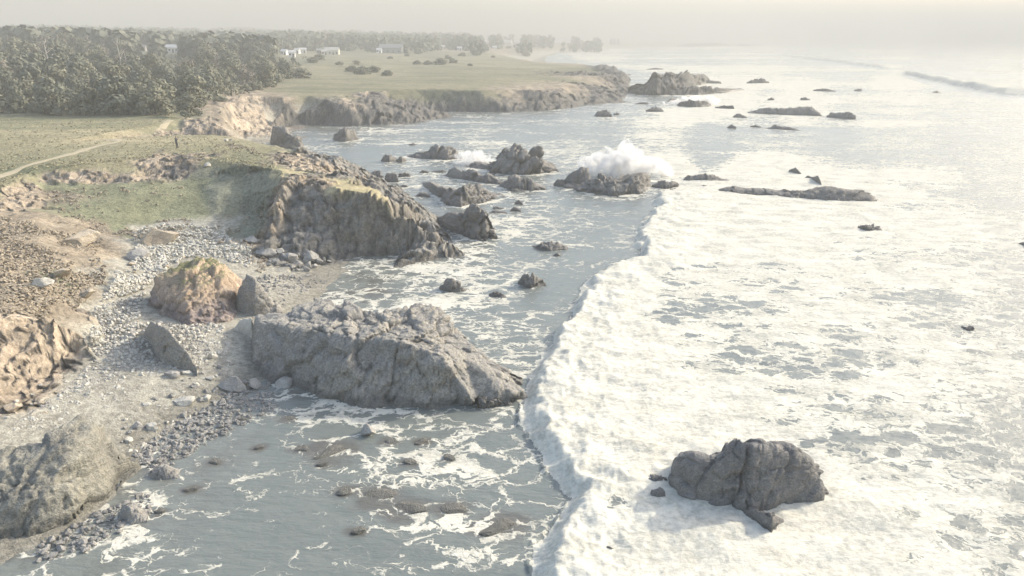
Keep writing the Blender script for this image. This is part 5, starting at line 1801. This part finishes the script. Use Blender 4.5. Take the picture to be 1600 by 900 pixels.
def house(px, py, wpx, style, lab, p):
    x, y, z = p
    dist = math.sqrt(x * x + y * y + (CAM_H - z) ** 2)
    W = max(4.0, wpx * dist / FOC)
    D = min(9.0, max(4.0, W * 0.6))
    wh = min(4.2, max(2.6, W * 0.32))
    rh = min(3.0, D * 0.35)
    root = empty('barn' if 'barn' in lab else 'hut' if ('hut' in lab or 'shed' in lab) else 'house', (x, y, z), random.uniform(-0.25, 0.25))
    v, f = box(-W / 2, W / 2, 0, D, -1.2, wh)
    mesh_obj('wall', v, f, MAT[style + '_wall'], root, smooth=False)
    o = 0.35
    e = wh - 0.05
    v = np.array([(-W / 2 - o, -o, e), (W / 2 + o, -o, e), (W / 2 + o, D / 2, e + rh), (-W / 2 - o, D / 2, e + rh), (-W / 2 - o, D + o, e), (W / 2 + o, D + o, e)])
    v = np.concatenate([v, v + np.array((0, 0, 0.22))])
    f4 = np.array([(6, 7, 8, 9), (9, 8, 11, 10), (0, 3, 2, 1), (3, 4, 5, 2), (0, 1, 7, 6), (5, 4, 10, 11), (0, 6, 9, 3), (3, 9, 10, 4), (1, 2, 8, 7), (2, 5, 11, 8)])
    mesh_obj('roof', v, f4, MAT[style + '_roof'], root, smooth=False)
    for sx in (-1, 1):   # gable triangles
        gx = sx * (W / 2 - 0.02)
        gv = np.array([(gx, 0, wh - 0.06), (gx, D, wh - 0.06), (gx, D / 2, wh + rh - 0.06), (gx - sx * 0.1, D / 2, wh + rh - 0.06)])
        mesh_obj('gable', gv, np.array([(0, 1, 2, 3)]), MAT[style + '_wall'], root, smooth=False)
    n = 2 if W < 9 else 4
    for k in range(n):
        cx = -W / 2 + W * (k + 0.5) / n
        if k == n // 2:
            v, f = box(cx - 0.5, cx + 0.5, -0.05, 0.05, -0.2, 2.0)
            mesh_obj('door', v, f, MAT['door'], root, smooth=False)
        else:
            v, f = box(cx - 0.6, cx + 0.6, -0.05, 0.05, 1.0, 2.1)
            mesh_obj('window', v, f, MAT['pane'], root, smooth=False)
    tag(root, lab, 'barn' if 'barn' in lab else 'building' if 'building' in lab else 'house')


for s in house_spots:
    house(*s)

# ================================================================== THE WALKER ON THE MEADOW
def person():
    x, y, z = hit(277, 233)
    z += float(soft_relief(np.array([x]), np.array([y]))[0]) + 0.02
    J = {  # skeleton, metres; standing, turned towards the sea, hands near the chest as if holding a camera
        'pelvis': (0, 0, 0.93, 0.135, 0.10), 'belly': (0.01, 0, 1.08, 0.135, 0.10), 'chest': (0.0, 0, 1.27, 0.16, 0.115), 'neck': (0.0, -0.01, 1.46, 0.055, 0.055),
        'jaw': (0.0, -0.03, 1.55, 0.07, 0.08), 'head': (0, -0.015, 1.64, 0.085, 0.10), 'crown': (0, 0, 1.71, 0.055, 0.065),
        'shl': (0.17, 0, 1.40, 0.06, 0.06), 'ell': (0.24, -0.04, 1.14, 0.045, 0.045), 'wrl': (0.12, -0.25, 1.22, 0.03, 0.03), 'hal': (0.06, -0.30, 1.26, 0.035, 0.03),
        'shr': (-0.17, 0, 1.40, 0.06, 0.06), 'elr': (-0.24, -0.04, 1.14, 0.045, 0.045), 'wrr': (-0.12, -0.25, 1.22, 0.03, 0.03), 'har': (-0.06, -0.30, 1.26, 0.035, 0.03),
        'hil': (0.09, 0, 0.86, 0.10, 0.10), 'knl': (0.11, -0.03, 0.49, 0.062, 0.065), 'anl': (0.12, 0.02, 0.09, 0.045, 0.05), 'tol': (0.13, -0.15, 0.035, 0.04, 0.03),
        'hir': (-0.09, 0, 0.86, 0.10, 0.10), 'knr': (-0.10, -0.02, 0.49, 0.062, 0.065), 'anr': (-0.10, 0.05, 0.09, 0.045, 0.05), 'tor': (-0.11, -0.12, 0.035, 0.04, 0.03)}
    names = list(J)
    E = [('pelvis', 'belly'), ('belly', 'chest'), ('chest', 'neck'), ('neck', 'jaw'), ('jaw', 'head'), ('head', 'crown')]
    for s in 'lr':
        E += [('chest', 'sh' + s), ('sh' + s, 'el' + s), ('el' + s, 'wr' + s), ('wr' + s, 'ha' + s), ('pelvis', 'hi' + s), ('hi' + s, 'kn' + s), ('kn' + s, 'an' + s), ('an' + s, 'to' + s)]
    # five fingers on each hand, each its own short chain
    for s, sg in (('l', 1), ('r', -1)):
        for i in range(5):
            a = 'f%s%d' % (s, i)
            hx, hy, hz = J['ha' + s][:3]
            J[a + 'a'] = (hx - sg * 0.01, hy - 0.03 + 0.005 * i, hz + 0.03 - 0.018 * i, 0.009, 0.009)
            J[a + 'b'] = (hx - sg * (0.035 if i else 0.02), hy - 0.055 + 0.008 * i, hz + (0.03 if i else 0.055) - 0.018 * i, 0.008, 0.008)
            E += [('ha' + s, a + 'a'), (a + 'a', a + 'b')]
    names = list(J)
    me = bpy.data.meshes.new('person')
    me.from_pydata([J[n][:3] for n in names], [(names.index(a), names.index(b)) for a, b in E], [])
    o = bpy.data.objects.new('person_armature_mesh', me)
    COL.objects.link(o)
    o.modifiers.new('skin', 'SKIN')
    if not me.skin_vertices:
        me.skin_vertices.new()
    for i, n in enumerate(names):
        me.skin_vertices[0].data[i].radius = J[n][3:5]
        me.skin_vertices[0].data[i].use_root = (n == 'pelvis')
    sb = o.modifiers.new('sub', 'SUBSURF')
    sb.levels = sb.render_levels = 1
    dg = bpy.context.evaluated_depsgraph_get()
    ev = bpy.data.meshes.new_from_object(o.evaluated_get(dg))
    bpy.data.objects.remove(o)
    ev.name = 'person'
    for m in (plain('dark_trousers', (0.035, 0.035, 0.045), 0.9), plain('dark_grey_jacket', (0.075, 0.075, 0.085), 0.9), plain('skin', (0.42, 0.27, 0.2), 0.6), plain('dark_hair', (0.03, 0.025, 0.02), 0.8), plain('shoe_leather', (0.05, 0.04, 0.03), 0.7)):
        ev.materials.append(m)
    for p in ev.polygons:
        c = p.center
        p.use_smooth = True
        p.material_index = 4 if c.z < 0.09 else 0 if c.z < 0.92 else 2 if (c.y < -0.24 or (c.z > 1.45 and c.z < 1.68 and c.y < 0.0)) else 3 if c.z > 1.5 else 1
    ob = bpy.data.objects.new('person', ev)
    COL.objects.link(ob)
    ob.location = (x, y, z)
    ob.rotation_euler = (0, 0, math.radians(75))
    tag(ob, 'person in dark clothes standing on the meadow near the bluff edge', 'person')


person()

# ================================================================== HAZE
def build_haze():
    X, Y0, Y1, Z0, Z1 = 7200, -400, 7200, -8, 125
    v = [(x, y, z) for x in (-X, X) for y in (Y0, Y1) for z in (Z0, Z1)]
    f = [(0, 1, 3, 2), (4, 6, 7, 5), (0, 4, 5, 1), (2, 3, 7, 6), (0, 2, 6, 4), (1, 5, 7, 3)]
    m = bpy.data.materials.new('sea_haze')
    m.use_nodes = True
    nt = m.node_tree
    nt.nodes.remove(nt.nodes['Principled BSDF'])
    pv = nt.nodes.new('ShaderNodeVolumePrincipled')
    pv.inputs['Color'].default_value = (0.545, 0.545, 0.515, 1)
    pv.inputs['Density'].default_value = HAZE_DENSITY
    pv.inputs['Anisotropy'].default_value = 0.0
    nt.links.new(pv.outputs[0], nt.nodes['Material Output'].inputs['Volume'])
    o = mesh_obj('haze', v, f, m, smooth=False)
    tag(o, 'pale sea haze over the whole coast', kind='stuff')


build_haze()
